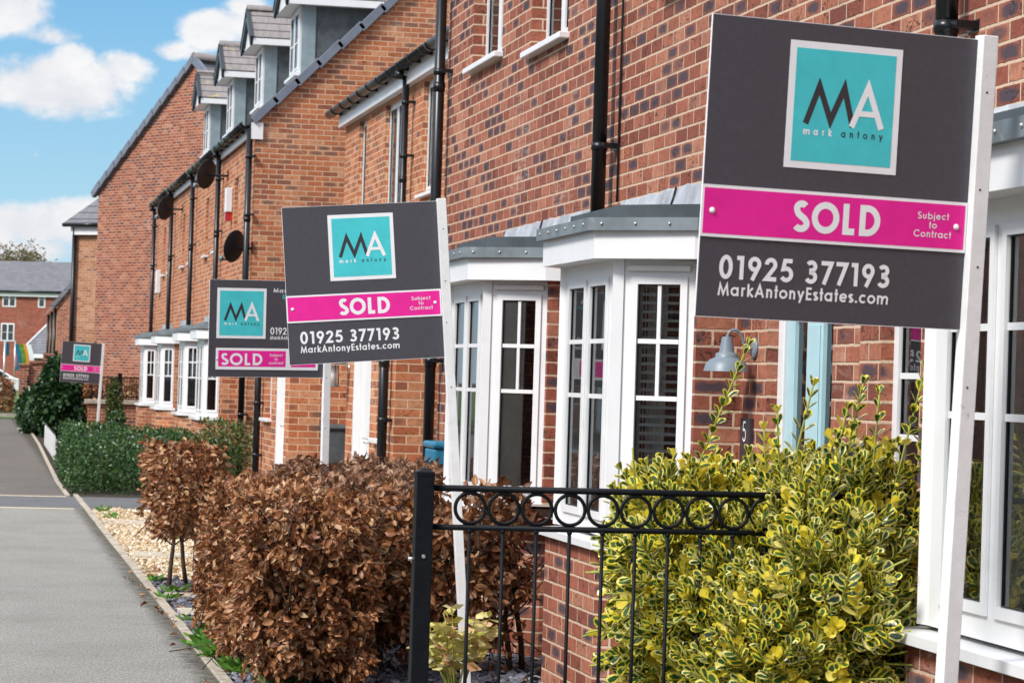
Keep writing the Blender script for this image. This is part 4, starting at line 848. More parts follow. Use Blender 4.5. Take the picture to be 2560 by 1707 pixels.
struct(g.build('far_path','farpath'))
g=MB(); y=-4.0
while y<33.6:
    L=.91; g.box(1.332+rnd.uniform(-.004,.004),1.395,y+.004,y+L-.004,-.06,.012+rnd.uniform(-.004,.006)); y+=L
for (ya,xa),(yb,xb) in zip(pts,pts[1:]):
    N=max(1,int((yb-ya)/.9))
    for k in range(N):
        y=ya+(yb-ya)*k/N; xx=xa+(xb-xa)*k/N; g.box(xx+.004,xx+.06,y+.004,y+(yb-ya)/N-.004,-.05,.02)
struct(g.build('path_edging','kerb',bevel=.006))
g=MB(); g.face([(-400,82,-.012),(60,82,-.012),(60,89,-.012),(-400,89,-.012)]); struct(g.build('side_road','road'))
g=MB()
for ya,yb in ((81,84.2),(92,96.5)): g.face([(-60,ya,.0),(2.2,ya,.0),(2.2,yb,.0),(-60,yb,.0)])
g.face([(-400,100,.0),(300,100,.0),(300,400,.0),(-400,400,.0)]); struct(g.build('verge','grass'))
g=MB(); g.box(-60,2.0,84.3,84.6,-.02,.1); struct(g.build('kerb','kerb'))
g=MB(); g.face([(-1.1,-30,-.012),(-1.1,80,-.012),(-2.6,80,-.012),(-2.6,-30,-.012)][::-1]); struct(g.build('grass_strip','grass'))
g=MB(); g.face([(-8.6,-60,-.02),(-2.6,-60,-.02),(-2.6,82,-.02),(-8.6,82,-.02)]); struct(g.build('road','road'))
g=MB()
for (x0,x1,y0,y1) in ((1.42,1.90,17.55,18.05),(1.92,2.5,17.55,18.05),(1.42,2.1,23.0,23.55),(2.12,2.8,23.0,23.55),(2.82,3.45,23.0,23.55),(1.42,2.1,27.7,28.3),(2.12,2.8,27.7,28.3),(2.82,3.45,27.7,28.3),(1.42,1.8,19.0,19.25)):
    g.box(x0,x1,y0,y1,-.03,.022+rnd.uniform(0,.008))
struct(g.build('garden_path','slab',bevel=.006))
def scatter(name,mat,N,area,size,flat,kind,label,cat,z=0,sides=6):
    V=[];F=[];k=0
    for i in range(N):
        x0,x1,y0,y1=area[i%len(area)]
        x,y=rnd.uniform(x0,x1),rnd.uniform(y0,y1); s=size*rnd.uniform(.55,1.35); zz=z+rnd.uniform(-.008,.02)
        M_=Matrix.Rotation(rnd.uniform(0,6.3),3,'Z')@Matrix.Rotation(rnd.gauss(0,.3 if flat<.3 else .6),3,'X')@Matrix.Rotation(rnd.gauss(0,.3 if flat<.3 else .6),3,'Y')
        r=[rnd.uniform(.6,1.1) for _ in range(sides)]
        for t0,zc in ((1.,-flat),(.85,flat)):
            for j in range(sides):
                a=2*PI*j/sides; q=M_@Vector((math.cos(a)*r[j]*s*t0,math.sin(a)*r[j]*s*.7*t0,zc*s)); V.append((x+q.x,y+q.y,zz+q.z))
        F.append(tuple(k+j+sides for j in range(sides))); F.append(tuple(k+j for j in reversed(range(sides))))
        for j in range(sides): F.append((k+j,k+(j+1)%sides,k+sides+(j+1)%sides,k+sides+j))
        k+=2*sides
    me=bpy.data.meshes.new(name); me.from_pydata(V,[],F); me.materials.append(MT[mat]); me.uv_layers.new(name='UVMap'); o=bpy.data.objects.new(name,me); C.objects.link(o)
    return tag(o,label,cat,None,'stuff')
g=MB(); g.face([(1.396,20.6,-.008),(3.5,20.6,-.008),(3.5,30.74,-.008),(1.396,30.74,-.008)]); struct(g.build('gravel_bed','line'))
scatter('gravel','pebble',9000,[(1.41,3.2,20.9,30.7)],.022,.45,'stuff','loose cream gravel between the stepping slabs','gravel',0,5)
scatter('slate_chippings','slatechip',5200,[(1.41,3.4,9.5,17.4),(1.41,3.4,13.0,20.7),(1.41,3.0,13.4,20.7)],.040,.13,'stuff','loose blue grey slate chippings under the brown hedges','slate',0)

# ------------------------------------------------------------ foliage
def leaf_template(kind,v):
    # length along +Y, width X, face +Z ; 3 columns x rows
    if kind=='beech': prof=[(0,.02),(.22,.22),(.5,.27),(.8,.16),(1,.0)]; fold=(.35,.6,.15)[v%3]; curl=(.75,-.6,1.2)[v%3]; wav=.09
    elif kind=='euon': prof=[(0,.05),(.3,.26),(.65,.34),(.9,.22),(1,.04)]; fold=.11; curl=(.12,.2,-.05)[v%3]; wav=.0
    elif kind=='blade': prof=[(0,.03),(.4,.13),(.75,.10),(1,.0)]; fold=.08; curl=.45; wav=0
    else: prof=[(0,.05),(.45,.26),(1,.0)]; fold=.1; curl=.1; wav=0
    V=[];UV=[];F=[]
    for i,(y,w) in enumerate(prof):
        zc=curl*(y*y*.6-y*.25)
        for j,x in enumerate((-1,0,1)):
            V.append((x*w,y,zc+abs(x)*w*fold*2+(wav*math.sin(y*9+x*2) if x else 0))); UV.append((.5+x*.5*(1 if w>.04 else .6),y))
    for i in range(len(prof)-1):
        for j in range(2): a=i*3+j; F.append((a,a+1,a+4,a+3))
    return np.array(V),np.array(UV),F
def leaves(name,mat,kind,P,D,size,parent,org,roll=None,smooth=True):
    # P positions, D tip directions, size lengths; one mesh of many little leaves
    N=len(P); D=D/np.linalg.norm(D,axis=1)[:,None]
    ref=nr.normal(size=(N,3)) if roll is None else roll
    X=np.cross(D,ref); X/=np.linalg.norm(X,axis=1)[:,None]+1e-9; Zz=np.cross(X,D)
    allV=[];allU=[];loops=[];base=0
    for v in range(3):
        idx=np.arange(v,N,3); TV,TU,TF=leaf_template(kind,v)
        sc=size[idx][:,None,None]; T=TV[None,:,:]*sc
        W_=P[idx][:,None,:]+T[...,0:1]*X[idx][:,None,:]+T[...,1:2]*D[idx][:,None,:]+T[...,2:3]*Zz[idx][:,None,:]
        nv=len(TV); allV.append(W_.reshape(-1,3)); f=np.array(TF); 
        ff=(f[None]+(base+np.arange(len(idx))*nv)[:,None,None]).reshape(-1,4); loops.append(ff); allU.append(np.tile(TU[f.ravel()],(len(idx),1))); base+=len(idx)*nv
    V=np.concatenate(allV)-np.array(org); F=np.concatenate(loops); U=np.concatenate(allU)
    me=bpy.data.meshes.new(name); me.vertices.add(len(V)); me.vertices.foreach_set('co',V.ravel()); me.loops.add(F.size); me.loops.foreach_set('vertex_index',F.ravel().astype(np.int32))
    me.polygons.add(len(F)); me.polygons.foreach_set('loop_start',np.arange(0,F.size,4,dtype=np.int32)); me.polygons.foreach_set('use_smooth',np.ones(len(F),bool) if smooth else np.zeros(len(F),bool))
    l=me.uv_layers.new(name='UVMap'); l.data.foreach_set('uv',U.ravel()); me.materials.append(MT[mat]); me.update(calc_edges=True); me.validate()
    o=bpy.data.objects.new(name,me); C.objects.link(o)
    if parent is not None: o.parent=parent
    else: o.location=org
    return o
def vnoise(P,s,seed=0):
    r=np.random.default_rng(seed); k=r.normal(size=(6,3))*s; ph=r.uniform(0,6.28,6)
    return np.sin(P@k.T+ph).mean(1)*1.6
def hedge_points(N,lo,hi,shell=.17,seed=1,under=0,rough=.06,round_=.2):
    lo=np.array(lo,float);hi=np.array(hi,float); out=[];nrm=[]; cnt=0; r=np.random.default_rng(seed)
    while cnt<N:
        P=r.uniform(lo-.04,hi+.04,size=(N*4,3)); c=(lo+hi)/2; h=(hi-lo)/2
        q=np.abs(P-c)-(h-round_); dist=np.linalg.norm(np.maximum(q,0),axis=1)+np.minimum(q.max(1),0)-round_
        d=dist+rough*vnoise(P,9,seed)+rough*.8*vnoise(P,23,seed+3)
        keep=(d<0)&(r.uniform(size=len(P))<np.exp(d/shell)+.02)&(vnoise(P,12,seed+9)>-.52)
        if under: keep&=(P[:,2]>under+.12*vnoise(P,5,seed+5))|(r.uniform(size=len(P))<.05)
        P=P[keep]; e=(P-c)/h; nn=np.sign(e)*np.abs(e)**5+.02*e; out.append(P); nrm.append(nn/np.linalg.norm(nn,axis=1)[:,None]); cnt+=len(P)
    return np.concatenate(out)[:N],np.concatenate(nrm)[:N]
def hedge(label,cat,N,lo,hi,mat,kind,size,stems,group=None,name='hedge',seed=1,under=0,shell=.17,droop=.5,rough=.06,twigs=60,rj=.35,extra=None):
    org=((lo[0]+hi[0])/2,(lo[1]+hi[1])/2,0); t_=thing(name,label,cat,org,group)
    P,nn=hedge_points(N,lo,hi,shell,seed,under,rough)
    D=nn*.55+nr.normal(size=P.shape)*.75; D[:,2]-=droop
    sz=size*nr.uniform(.55,1.25,len(P))
    leaves('foliage',mat,kind,P,D,sz,t_,org,roll=nn*1.0+nr.normal(size=P.shape)*.55)
    r=random.Random(seed)
    for (x,y) in stems:
        b=MB(); z=hi[2]*.75; p=[(x,y,-.02)]; xx,yy=x,y
        for k in range(5): xx+=r.uniform(-.03,.03); yy+=r.uniform(-.03,.03); p.append((xx,yy,z*(k+1)/5))
        b.tube(p,[.019,.017,.015,.012,.009,.006],7)
        for k in range(6):
            q=Vector(p[2+k%4]); a=r.uniform(0,6.3); e=q+Vector((math.cos(a)*.22,math.sin(a)*.22,.22)); b.tube([q,(q+e)/2+Vector((0,0,-.03)),e],[.007,.005,.003],5)
        b.build('trunk','bark',t_,org)
    if twigs:
        b=MB(); tw=r.random()
        for k in range(twigs):
            i=r.randrange(len(P)); q=Vector(P[i]); d=Vector(nn[i])*.5+Vector((r.gauss(0,.6),r.gauss(0,.6),r.gauss(.5,.5))); d.normalize(); L=r.uniform(.06,.24)
            b.tube([q-d*L*1.6,q-d*L*.4+Vector((r.gauss(0,.012),r.gauss(0,.012),0)),q+d*L*.45],[.0035,.0028,.0015],5)
        b.build('twigs','bark',t_,org)
    return t_
GH='brown beech hedges'
hedge('large clipped block of brown beech hedge beside the tarmac path','hedge',36000,(1.43,13.35,.10),(2.05,16.4,.95),'beech','beech',.050,[(1.75+.05*i%.2,13.6+i*.36) for i in range(8)],GH,seed=3,twigs=420,shell=.13,rough=.14,under=.10)
hedge('ragged brown beech clump on bare stems at the gravel edge','hedge',6600,(1.36,18.9,.46),(1.80,20.8,1.04),'beech','beech',.052,[(1.50,19.9),(1.66,20.3),(1.74,19.3)],GH,seed=5,under=.0,twigs=60,shell=.2,rough=.12)
hedge('long low brown beech hedge running across to the porch doors','hedge',11000,(1.95,16.9,.3),(3.2,18.0,1.02),'beechfar','beech',.052,[(2.1+.25*i,17.4) for i in range(5)],GH,seed=8,twigs=150,shell=.14)
hedge('thin brown beech hedge behind the railing, reaching the red brick bay','hedge',3600,(2.1,14.15,.10),(3.0,14.75,1.0),'beech','beech',.062,[(2.25,14.45),(2.62,14.4),(2.98,14.45),(3.08,14.6)],GH,seed=9,twigs=190,shell=.3,rough=.16,under=.22)
hedge('sparse twiggy beech end between post and railing upright','hedge',2600,(2.1,15.5,.1),(2.75,16.6,1.05),'beechfar','beech',.058,[(2.1,16.5),(2.5,16.8)],GH,seed=12,twigs=220,shell=.3,rough=.12)
GG='dark green hedges'
hedge('dark green clipped hedge bordering the driveway and path','hedge',15000,(1.27,35.0,.0),(3.5,37.2,.64),'privet','small',.05,[(1.8,36),(2.6,36)],GG,seed=21,shell=.16,droop=-.2,twigs=0,rough=.15)
hedge('taller rough green shrub at the path corner of the clipped hedge','shrub',8000,(1.34,37.2,.0),(2.25,41.0,.76),'privet','small',.055,[(1.8,38.5)],GG,seed=22,shell=.18,droop=-.3,twigs=0,rough=.13,name='shrub')
hedge('low green hedge under the far white bays','hedge',9000,(2.4,37.3,.0),(3.36,43.0,.68),'privet','small',.055,[(2.9,39)],GG,seed=23,shell=.14,droop=-.2,twigs=0,rough=.10)
hedge('small bright green shrub below the terrace drainpipes','shrub',2600,(3.1,35.3,.3),(3.72,36.6,.92),'olive','small',.055,[(3.4,36)],None,seed=24,shell=.3,droop=-.4,twigs=20,rough=.16,name='shrub')
hedge('brown beech hedge behind the low railed wall','hedge',3000,(2.6,61.2,.5),(4.2,62.2,1.35),'beech','beech',.09,[(3,61.6)],GH,seed=31,twigs=0)
hedge('distant brown hedge across the side road','hedge',3500,(-1.5,93,.0),(1.45,94,1.1),'beech','beech',.13,[(0,93.5)],GH,seed=32,twigs=0)
hedge('pale leafy conifer against the low far wall','shrub',1800,(2.75,52.6,.1),(3.05,53.0,.9),'privet','small',.06,[(2.9,52.8)],None,seed=33,shell=.25,twigs=0,name='shrub')
# laurel bush
def bush(name,label,cat,N,cen,rad,mat,kind,size,seed,group=None,stemr=.03,cone=0):
    r=np.random.default_rng(seed); org=(cen[0],cen[1],0); t_=thing(name,label,cat,org,group)
    d=r.normal(size=(N,3)); d/=np.linalg.norm(d,axis=1)[:,None]; rr=r.uniform(size=N)**.22
    k=1+.18*vnoise(d*1.0,4,seed)+.12*vnoise(d,9,seed+1)
    P=d*rr[:,None]*k[:,None]
    if cone: s=1-cone*(P[:,2]+1)/2; P[:,0]*=s; P[:,1]*=s
    P=P*np.array(rad)+np.array(cen); P[:,2]=np.maximum(P[:,2],.05)
    D=d*.9+r.normal(size=P.shape)*.6; D[:,2]-=.15
    leaves('foliage',mat,kind,P,D,size*r.uniform(.6,1.2,N),t_,org,roll=d+r.normal(size=P.shape)*.4)
    b=MB()
    for k in range(5):
        a=k*1.26; b.tube([(cen[0],cen[1],-.02),(cen[0]+math.cos(a)*rad[0]*.3,cen[1]+math.sin(a)*rad[1]*.3,cen[2]),(cen[0]+math.cos(a)*rad[0]*.55,cen[1]+math.sin(a)*rad[1]*.55,cen[2]+rad[2]*.5)],[stemr,stemr*.7,stemr*.3],6)
    b.build('trunk','bark',t_,org); return t_
bush('laurel_bush','large dark glossy laurel bush crowding the far path','bush',9000,(2.15,62.5,.86),(.84,1.3,.95),'laurel','euon',.13,41,None,.04,.45)
bush('laurel_bush','lower dark bush at the foot of the large laurel','bush',3200,(1.62,64.5,.5),(.52,1.0,.62),'laurel','euon',.12,42,None,.03,.2)
bush('conifer_shrub','slim upright variegated shrub in front of the low far wall','shrub',1900,(3.02,57,.72),(.19,.19,.62),'olive','small',.08,43,None,.02,.4)
# euonymus
def euonymus():
    r=np.random.default_rng(77); cen=np.array((2.70,8.66,.60)); rad=np.array((.40,.56,.66)); org=(2.4,8.7,0)
    t_=thing('euonymus_bush','large yellow and green variegated bush spilling over the railing','bush',org)
    Ps=[];Ds=[];Sz=[];Rl=[]; st=MB()
    Ys=[]
    def shoot(p0,d,L,n,sz,yel=None,bs=.12):
        sz=sz*1.28
        if bs>.1 and (p0[0]<2.24 or p0[1]>9.15): return
        yel=(r.uniform()<.09) if yel is None else yel
        d=d/np.linalg.norm(d); pts=[]
        bend=r.normal(size=3)*bs
        for i in range(n):
            f=(i+1)/n; p=p0+d*L*f+bend*L*f*f; pts.append(p); a0=r.uniform(0,6.28)
            a=np.cross(d,[.3,.2,.9]); a/=np.linalg.norm(a); b=np.cross(d,a)
            for k in range(2 if f<.9 else 4):
                an=a0+k*PI*(1 if f<.9 else .5)+r.normal()*.2; o=a*math.cos(an)+b*math.sin(an)
                open_=1.0-.5*f
                Ps.append(p+o*.004); Ds.append(o*open_+d*(.45+.5*f)+np.array([0,0,-.12])*(1-f)); Sz.append(sz*(1.05-.4*f*f)*r.uniform(.8,1.2)); Rl.append(d*1.0+o*.1); Ys.append(yel)
        st.tube([p0]+pts,[.0035]*(len(pts)+1) if n>1 else .003,5)
    N=760; G=2.39996
    for i in range(N):
        zf=1-2*(i+.5)/N; th=i*G; d=np.array([math.sqrt(1-zf*zf)*math.cos(th),math.sqrt(1-zf*zf)*math.sin(th),zf])
        if d[1]>.55 and d[2]<.3: continue
        k=1+.13*math.sin(d[0]*5+1)+.10*math.sin(d[2]*7+2*d[0])+r.normal()*.06
        p=cen+d*rad*k*.90
        if p[2]<.02: p[2]=r.uniform(.02,.2)
        dd=d*1.05+np.array([0,0,.3])+r.normal(size=3)*.3
        shoot(p-dd/np.linalg.norm(dd)*.10,dd,r.uniform(.13,.22),r.integers(5,8),.040)
    for i in range(170):                                   # inner shoots keep it from looking hollow
        d=r.normal(size=3); d/=np.linalg.norm(d); p=cen+d*rad*r.uniform(.45,.8); p[2]=max(p[2],.03)
        shoot(p,d*.5+np.array([0,0,.8])+r.normal(size=3)*.4,.16,5,.04)
    for (ub,vb,ut,vt,n) in ((1735,1130,1868,862,15),(1975,1130,2035,965,8),(2110,1110,2155,955,9),(2235,1160,2328,872,13),(2180,1130,2200,985,6),(1590,1190,1582,1120,4),(1950,1120,1940,1030,5),(2090,1080,2120,1020,5),(2300,1120,2318,985,8)):
        a=np.array(pix(ub,vb+60,8.95)); b=np.array(pix(ut,vt,8.9)); L=np.linalg.norm(b-a); shoot(a,b-a,L,n,.036,False,.015)
    # left lobe along the rail and right-hand tall lobe
    for cx,cy,cz,rx,ry,rz,n in ((2.38,8.90,.90,.19,.32,.33,300),(2.80,8.50,.74,.24,.46,.60,420),(2.56,8.25,.46,.22,.34,.50,340),(3.0,8.62,.62,.20,.28,.62,300),(2.72,8.2,.78,.20,.26,.34,200),(2.46,8.92,1.02,.22,.24,.24,260),(2.74,8.85,1.02,.24,.28,.25,300),(2.98,8.72,1.06,.20,.24,.30,240),(2.60,8.55,.86,.24,.24,.24,200)):
        for i in range(n):
            d=r.normal(size=3); d/=np.linalg.norm(d); p=np.array([cx,cy,cz])+d*np.array([rx,ry,rz])*r.uniform(.8,1.02); p[2]=max(p[2],.02)
            shoot(p,d*1.0+np.array([0,0,.28])+r.normal(size=3)*.35,r.uniform(.08,.15),5,.040)
    P=np.array(Ps); ok=(P[:,0]<3.27)&((P[:,1]>8.12)|(P[:,0]<2.86))&((P[:,0]-2.9)<(P[:,1]-7.95)*1.05)&(P[:,0]>2.19)
    Y_=np.array(Ys)
    for nm,mt,kk in (('foliage','euon',ok&~Y_),('yellow_foliage','euony',ok&Y_)): leaves(nm,mt,'euon',P[kk],np.array(Ds)[kk],np.array(Sz)[kk],t_,org,roll=np.array(Rl)[kk])
    st.build('stems','greenstem',t_,org)
    b=MB()
    for k in range(7):
        a=k*.9; b.tube([(2.62+.05*math.cos(a),8.7+.05*math.sin(a),-.02),(2.62+.2*math.cos(a),8.7+.2*math.sin(a),.4),(2.62+.3*math.cos(a),8.7+.25*math.sin(a),.8)],[.014,.01,.005],6)
    b.build('trunk','bark',t_,org)
euonymus()
def tuft(name,label,cat,x,y,n,L,mat,kind,seed,group=None,up=.8,z=0):
    r=np.random.default_rng(seed); org=(x,y,z); a=r.uniform(0,6.28,n); P=np.stack([x+r.normal(size=n)*L*.3,y+r.normal(size=n)*L*.4,np.full(n,z)+r.uniform(0,L*.3,n)],1)
    D=np.stack([np.cos(a),np.sin(a),r.uniform(.2,up,n)],1)
    return tag(leaves(name,mat,kind,P,D,L*r.uniform(.5,1.1,n),None,org),label,cat,group)
WL=['green weed tuft at the near end of the edging','leafy green weed before the slate chips','weed beside the second edging stone','broad weed spreading over the kerb edge','low weed by the square slab','weed at the foot of the bare hedge stems','tiny weed in front of the gravel','weed at the gravel corner by the driveway','small weed in the middle of the gravel','weed under the far slab row','weed growing at the large hedge foot','flat weed between slate and edging']
for i,((x,y,n,L),lb) in enumerate(zip(((1.47,14.3,45,.13),(1.44,15.1,60,.14),(1.42,15.75,40,.11),(1.46,16.2,46,.12),(1.45,17.2,24,.09),(1.53,19.4,34,.10),(1.43,20.4,26,.09),(1.50,30.0,26,.11),(2.0,25.6,18,.09),(1.55,28.9,22,.10),(1.62,13.8,30,.12),(1.43,18.9,20,.09)),WL)):
    tuft('weed',lb,'weed',x,y,n,L,'weed','blade',100+i,'weeds along the path edging')
# yellow-leaved shrub behind the railing post
def sprig():
    r=np.random.default_rng(5); org=(2.36,12.75,0); t_=thing('yellow_shrub','young shrub with yellow pink tipped leaves at the foot of the leaning sign post','shrub',org); st=MB(); Ps=[];Ds=[];Sz=[]
    for k in range(20):
        a=r.uniform(0,6.28); l=r.uniform(.3,.52); e=np.array([2.36+math.cos(a)*.17,12.75+math.sin(a)*.2,l]); b0=np.array([2.36,12.75,0.]); pts=[b0+(e-b0)*f+np.array([0,0,.06*math.sin(f*3)]) for f in (0,.35,.7,1)]
        st.tube([tuple(p) for p in pts],[.005,.004,.003,.002],5)
        for f in np.linspace(.45,1,7):
            for s in (0,1):
                q=b0+(e-b0)*f+np.array([0,0,.06*math.sin(f*3)]); an=r.uniform(0,6.28); Ps.append(q); Ds.append([math.cos(an),math.sin(an),r.uniform(-.3,.5)]); Sz.append(r.uniform(.06,.10))
    leaves('foliage','yellowleaf','small',np.array(Ps),np.array(Ds),np.array(Sz),t_,org); st.build('stems','greenstem',t_,org)
sprig()
rL=np.random.default_rng(91); nL=420; PL=np.stack([np.where(rL.uniform(size=nL)<.04,rL.uniform(1.22,1.35,nL),rL.uniform(1.42,3.3,nL)),rL.uniform(13,22,nL),rL.uniform(.012,.035,nL)],1); DL=rL.normal(size=(nL,3)); DL[:,2]*=.25
tag(leaves('fallen_leaves','beech','beech',PL,DL,.055*rL.uniform(.6,1.1,nL),None,(2,17,0),roll=np.array([0,0,1.])+rL.normal(size=(nL,3))*.25),'dry brown leaves dropped on the slate bed','fallen leaves',None,'stuff')
# tree beyond the distant house
def tree(label,cx,cy,h,rad,mat,seed,N=9000,size=.5):
    r=np.random.default_rng(seed); org=(cx,cy,0); t_=thing('tree',label,'tree',org); b=MB(); b.tube([(cx,cy,-.1),(cx+.2,cy,h*.3),(cx-.1,cy+.1,h*.62)],[.4,.3,.14],8); Ps=[]
    for k in range(26):
        a=k*2.4; zz=h*(.5+.45*((k*7)%26)/26); rr=rad*(.35+.6*r.uniform())*math.sqrt(max(.12,1-((zz-h*.66)/(h*.42))**2)); e=np.array([cx+math.cos(a)*rr,cy+math.sin(a)*rr*.6,zz]); b.tube([(cx,cy,h*.38),tuple((e+np.array([cx,cy,h*.4]))/2),tuple(e)],[.13,.08,.03],5)
        n=N//26; g=r.normal(size=(n,3))*np.array([rad*.2,rad*.2,h*.055])+e; Ps.append(g)
    P=np.concatenate(Ps); D=r.normal(size=P.shape); D[:,2]-=.2
    leaves('crown',mat,'small',P,D,size*r.uniform(.5,1.2,len(P)),t_,org); b.build('trunk','bark',t_,org)
p=pix(55,640,232); tree('olive brown tree rising behind the distant grey roof',p.x,p.y,11.7,3.2,'oak',61,8000,.34)
p=pix(-60,640,236); tree('paler tree at the frame edge behind the distant roof',p.x,p.y,11.4,2.6,'oak',62,5000,.34)

# ------------------------------------------------------------ railing
def railing():
    y=8.42; xs=1.437; org=(xs,y,0); t_=thing('railing','black iron garden railing with a row of rings under its top bar','railing',org)
    p=MB(); h=.0285; p.box(xs-h,xs+h,y-h,y+h,-.05,1.305); p.prism([(xs-h-.001,y-h-.001),(xs+h+.001,y-h-.001),(xs+h+.001,y+h+.001),(xs-h-.001,y+h+.001)],1.3055,1.318)
    c=Vector((xs,y,1.334)); q=[(xs-h-.001,y-h-.001,1.3185),(xs+h+.001,y-h-.001,1.3185),(xs+h+.001,y+h+.001,1.3185),(xs-h-.001,y+h+.001,1.3185)]
    for i in range(4): p.face([q[i],q[(i+1)%4],tuple(c)])
    p.build('post','iron',t_,org,.003)
    bl=MB(); bl.tube([(xs-.045,y,1.04),(xs-.02,y,1.04)],.006,8); bl.build('bolt','steel',t_,org); bl=MB(); bl.lathe((xs+.0,y-h-.0005,1.05),[(.007,0),(.006,.003)],10,0,(0,-1,0)); bl.build('bolt','steel',t_,org)
    z1,z2=1.268,1.143; x1=3.05
    r=MB(); r.tube([(xs+h,y,z1),(x1,y,z1)],.0105,10); r.build('rail','iron',t_,org)
    r=MB(); r.tube([(xs+h,y,z2),(x1,y,z2)],.0095,10); r.build('rail','iron',t_,org)
    pitch=.1097; x0=xs+.152
    for i in range(14):
        cx=x0+i*pitch; rg=MB(); rr=.0492; cz=(z1+z2)/2
        rg.tube([(cx+rr*math.cos(2*PI*k/32),y,cz+rr*math.sin(2*PI*k/32)) for k in range(32)],.0062,8,closed=True); rg.build('ring','iron',t_,org)
        b=MB(); b.tube([(cx,y,.08),(cx,y,z2)],.0062,8); b.lathe((cx,y,z2-.018),[(.0065,0),(.011,.012)],8); b.build('bar','iron',t_,org)
    r=MB(); r.tube([(xs+h,y,.08),(x1,y,.08)],.0095,10); r.build('rail','iron',t_,org)
railing()
# ------------------------------------------------------------ wall lamps, number plate, dishes, boxes
def barnlamp():
    yb=11.74; xw=XF; z=1.80; org=(xw,yb,z); t_=thing('wall_lamp','grey enamel barn lamp on a swan neck beside the pale blue door','wall lamp',org)
    p=MB(); p.lathe((xw-.001,yb,z),[(.05,0),(.05,.008),(.043,.013),(0,.014)],28,0,(-1,0,0)); p.build('backplate','lampgrey',t_,org)
    a=MB(); cx=xw-.135; pts=[(xw-.014,yb,z),(xw-.035,yb,z-.004),(xw-.052,yb,z+.015),(xw-.066,yb,z+.05),(xw-.083,yb,z+.075),(xw-.105,yb,z+.08),(xw-.125,yb,z+.07),(cx,yb,z+.045)]
    # smooth the neck
    sm=[]; V_=[Vector(q) for q in pts]
    for i in range(len(V_)-1):
        p0,p1,p2,p3=V_[max(i-1,0)],V_[i],V_[i+1],V_[min(i+2,len(V_)-1)]
        for k in range(5):
            f=k/5; sm.append(.5*((2*p1)+(p2-p0)*f+(2*p0-5*p1+4*p2-p3)*f*f+(3*p1-p0-3*p2+p3)*f**3))
    sm.append(V_[-1]); a.tube(sm,.0065,10); a.build('arm','lampgrey',t_,org)
    s=MB(); zz=z+.048; k_=.66; s.lathe((cx,yb,zz),[(a_*k_,b_*k_) for a_,b_ in [(.0,0),(.036,0),(.037,-.004),(.053,-.105),(.054,-.108),(.075,-.113),(.079,-.14),(.080,-.143),(.118,-.160),(.143,-.19),(.156,-.232),(.158,-.238),(.160,-.240),(.155,-.240),(.14,-.2),(.10,-.165),(.04,-.12),(0,-.1)]],40); s.build('shade','lampgrey',t_,org)
    return t_
barnlamp()
def plate():
    y=11.80; x=XF; z=1.375; org=(x,y,z); t_=thing('house_number_plate','small black number five plate on red brick under the barn lamp','number plate',org)
    p=MB(); p.box(x-.022,x-.001,y-.075,y+.075,z-.10,z+.105); p.build('plate','char',t_,org,.003)
    q=MB(); fx=lambda a,b,zz:Vector((x-.0225-zz,y-(a),z+b))
    P=[(.018,.085),(-.016,.085),(-.02,.05)]+arc(-.002,.026,.023,.026,125,-150,16)
    stroke(q,P,False,.009,lambda p_,zz:fx(p_[0],p_[1],zz),.0005,0); q.build('numeral','print',t_,org)
plate()
def lantern(label,x,y,z,scale,wx,style,group=None):
    org=(wx,y,z); t_=thing('wall_lantern',label,'wall lamp',org,group)
    p=MB(); p.lathe((wx-.001,y,z),[(.05*scale,0),(.05*scale,.012),(0,.02)],16,0,(-1,0,0)); p.tube([(wx-.01,y,z),(wx-.04,y,z+.08*scale),(x+.03,y,z+.12*scale),(x,y,z+.10*scale)],.011*scale,8); p.build('arm','steel' if style else 'iron',t_,org)
    b=MB(); s=scale
    b.lathe((x,y,z+.02*s),[(.0,.08*s),(.03*s,.075*s),(.13*s,.03*s),(.135*s,.02*s),(.02*s,.02*s)],20) if style else b.lathe((x,y,z+.02*s),[(.0,.10*s),(.02*s,.09*s),(.085*s,.02*s),(.02*s,.015*s)],6)
    for k in range(4 if style else 6):
        n=4 if style else 6; a=2*PI*k/n+.4; r0,r1=(.075*s,.08*s) if style else (.075*s,.045*s); b.tube([(x+r0*math.cos(a),y+r0*math.sin(a),z+.03*s),(x+r1*math.cos(a),y+r1*math.sin(a),z-.16*s)],.006*s,5)
    b.tube([(x,y,z-.16*s),(x,y,z-.175*s)],.08*s if style else .05*s,14)
    b.build('lamp_cage','lampgrey' if style else 'iron',t_,org)
    g=MB(); g.tube([(x,y,z+.025*s),(x,y,z-.158*s)],.066*s if style else .042*s,12); g.build('lamp_glass','vblind',t_,org)
lantern('steel fisherman lantern with white cap on the near porch corner',3.33,24.9,1.68,1.0,3.5,1)
lantern('black carriage lantern between the two far white bays',XT-.17,43.6,1.5,1.25,XT,0)
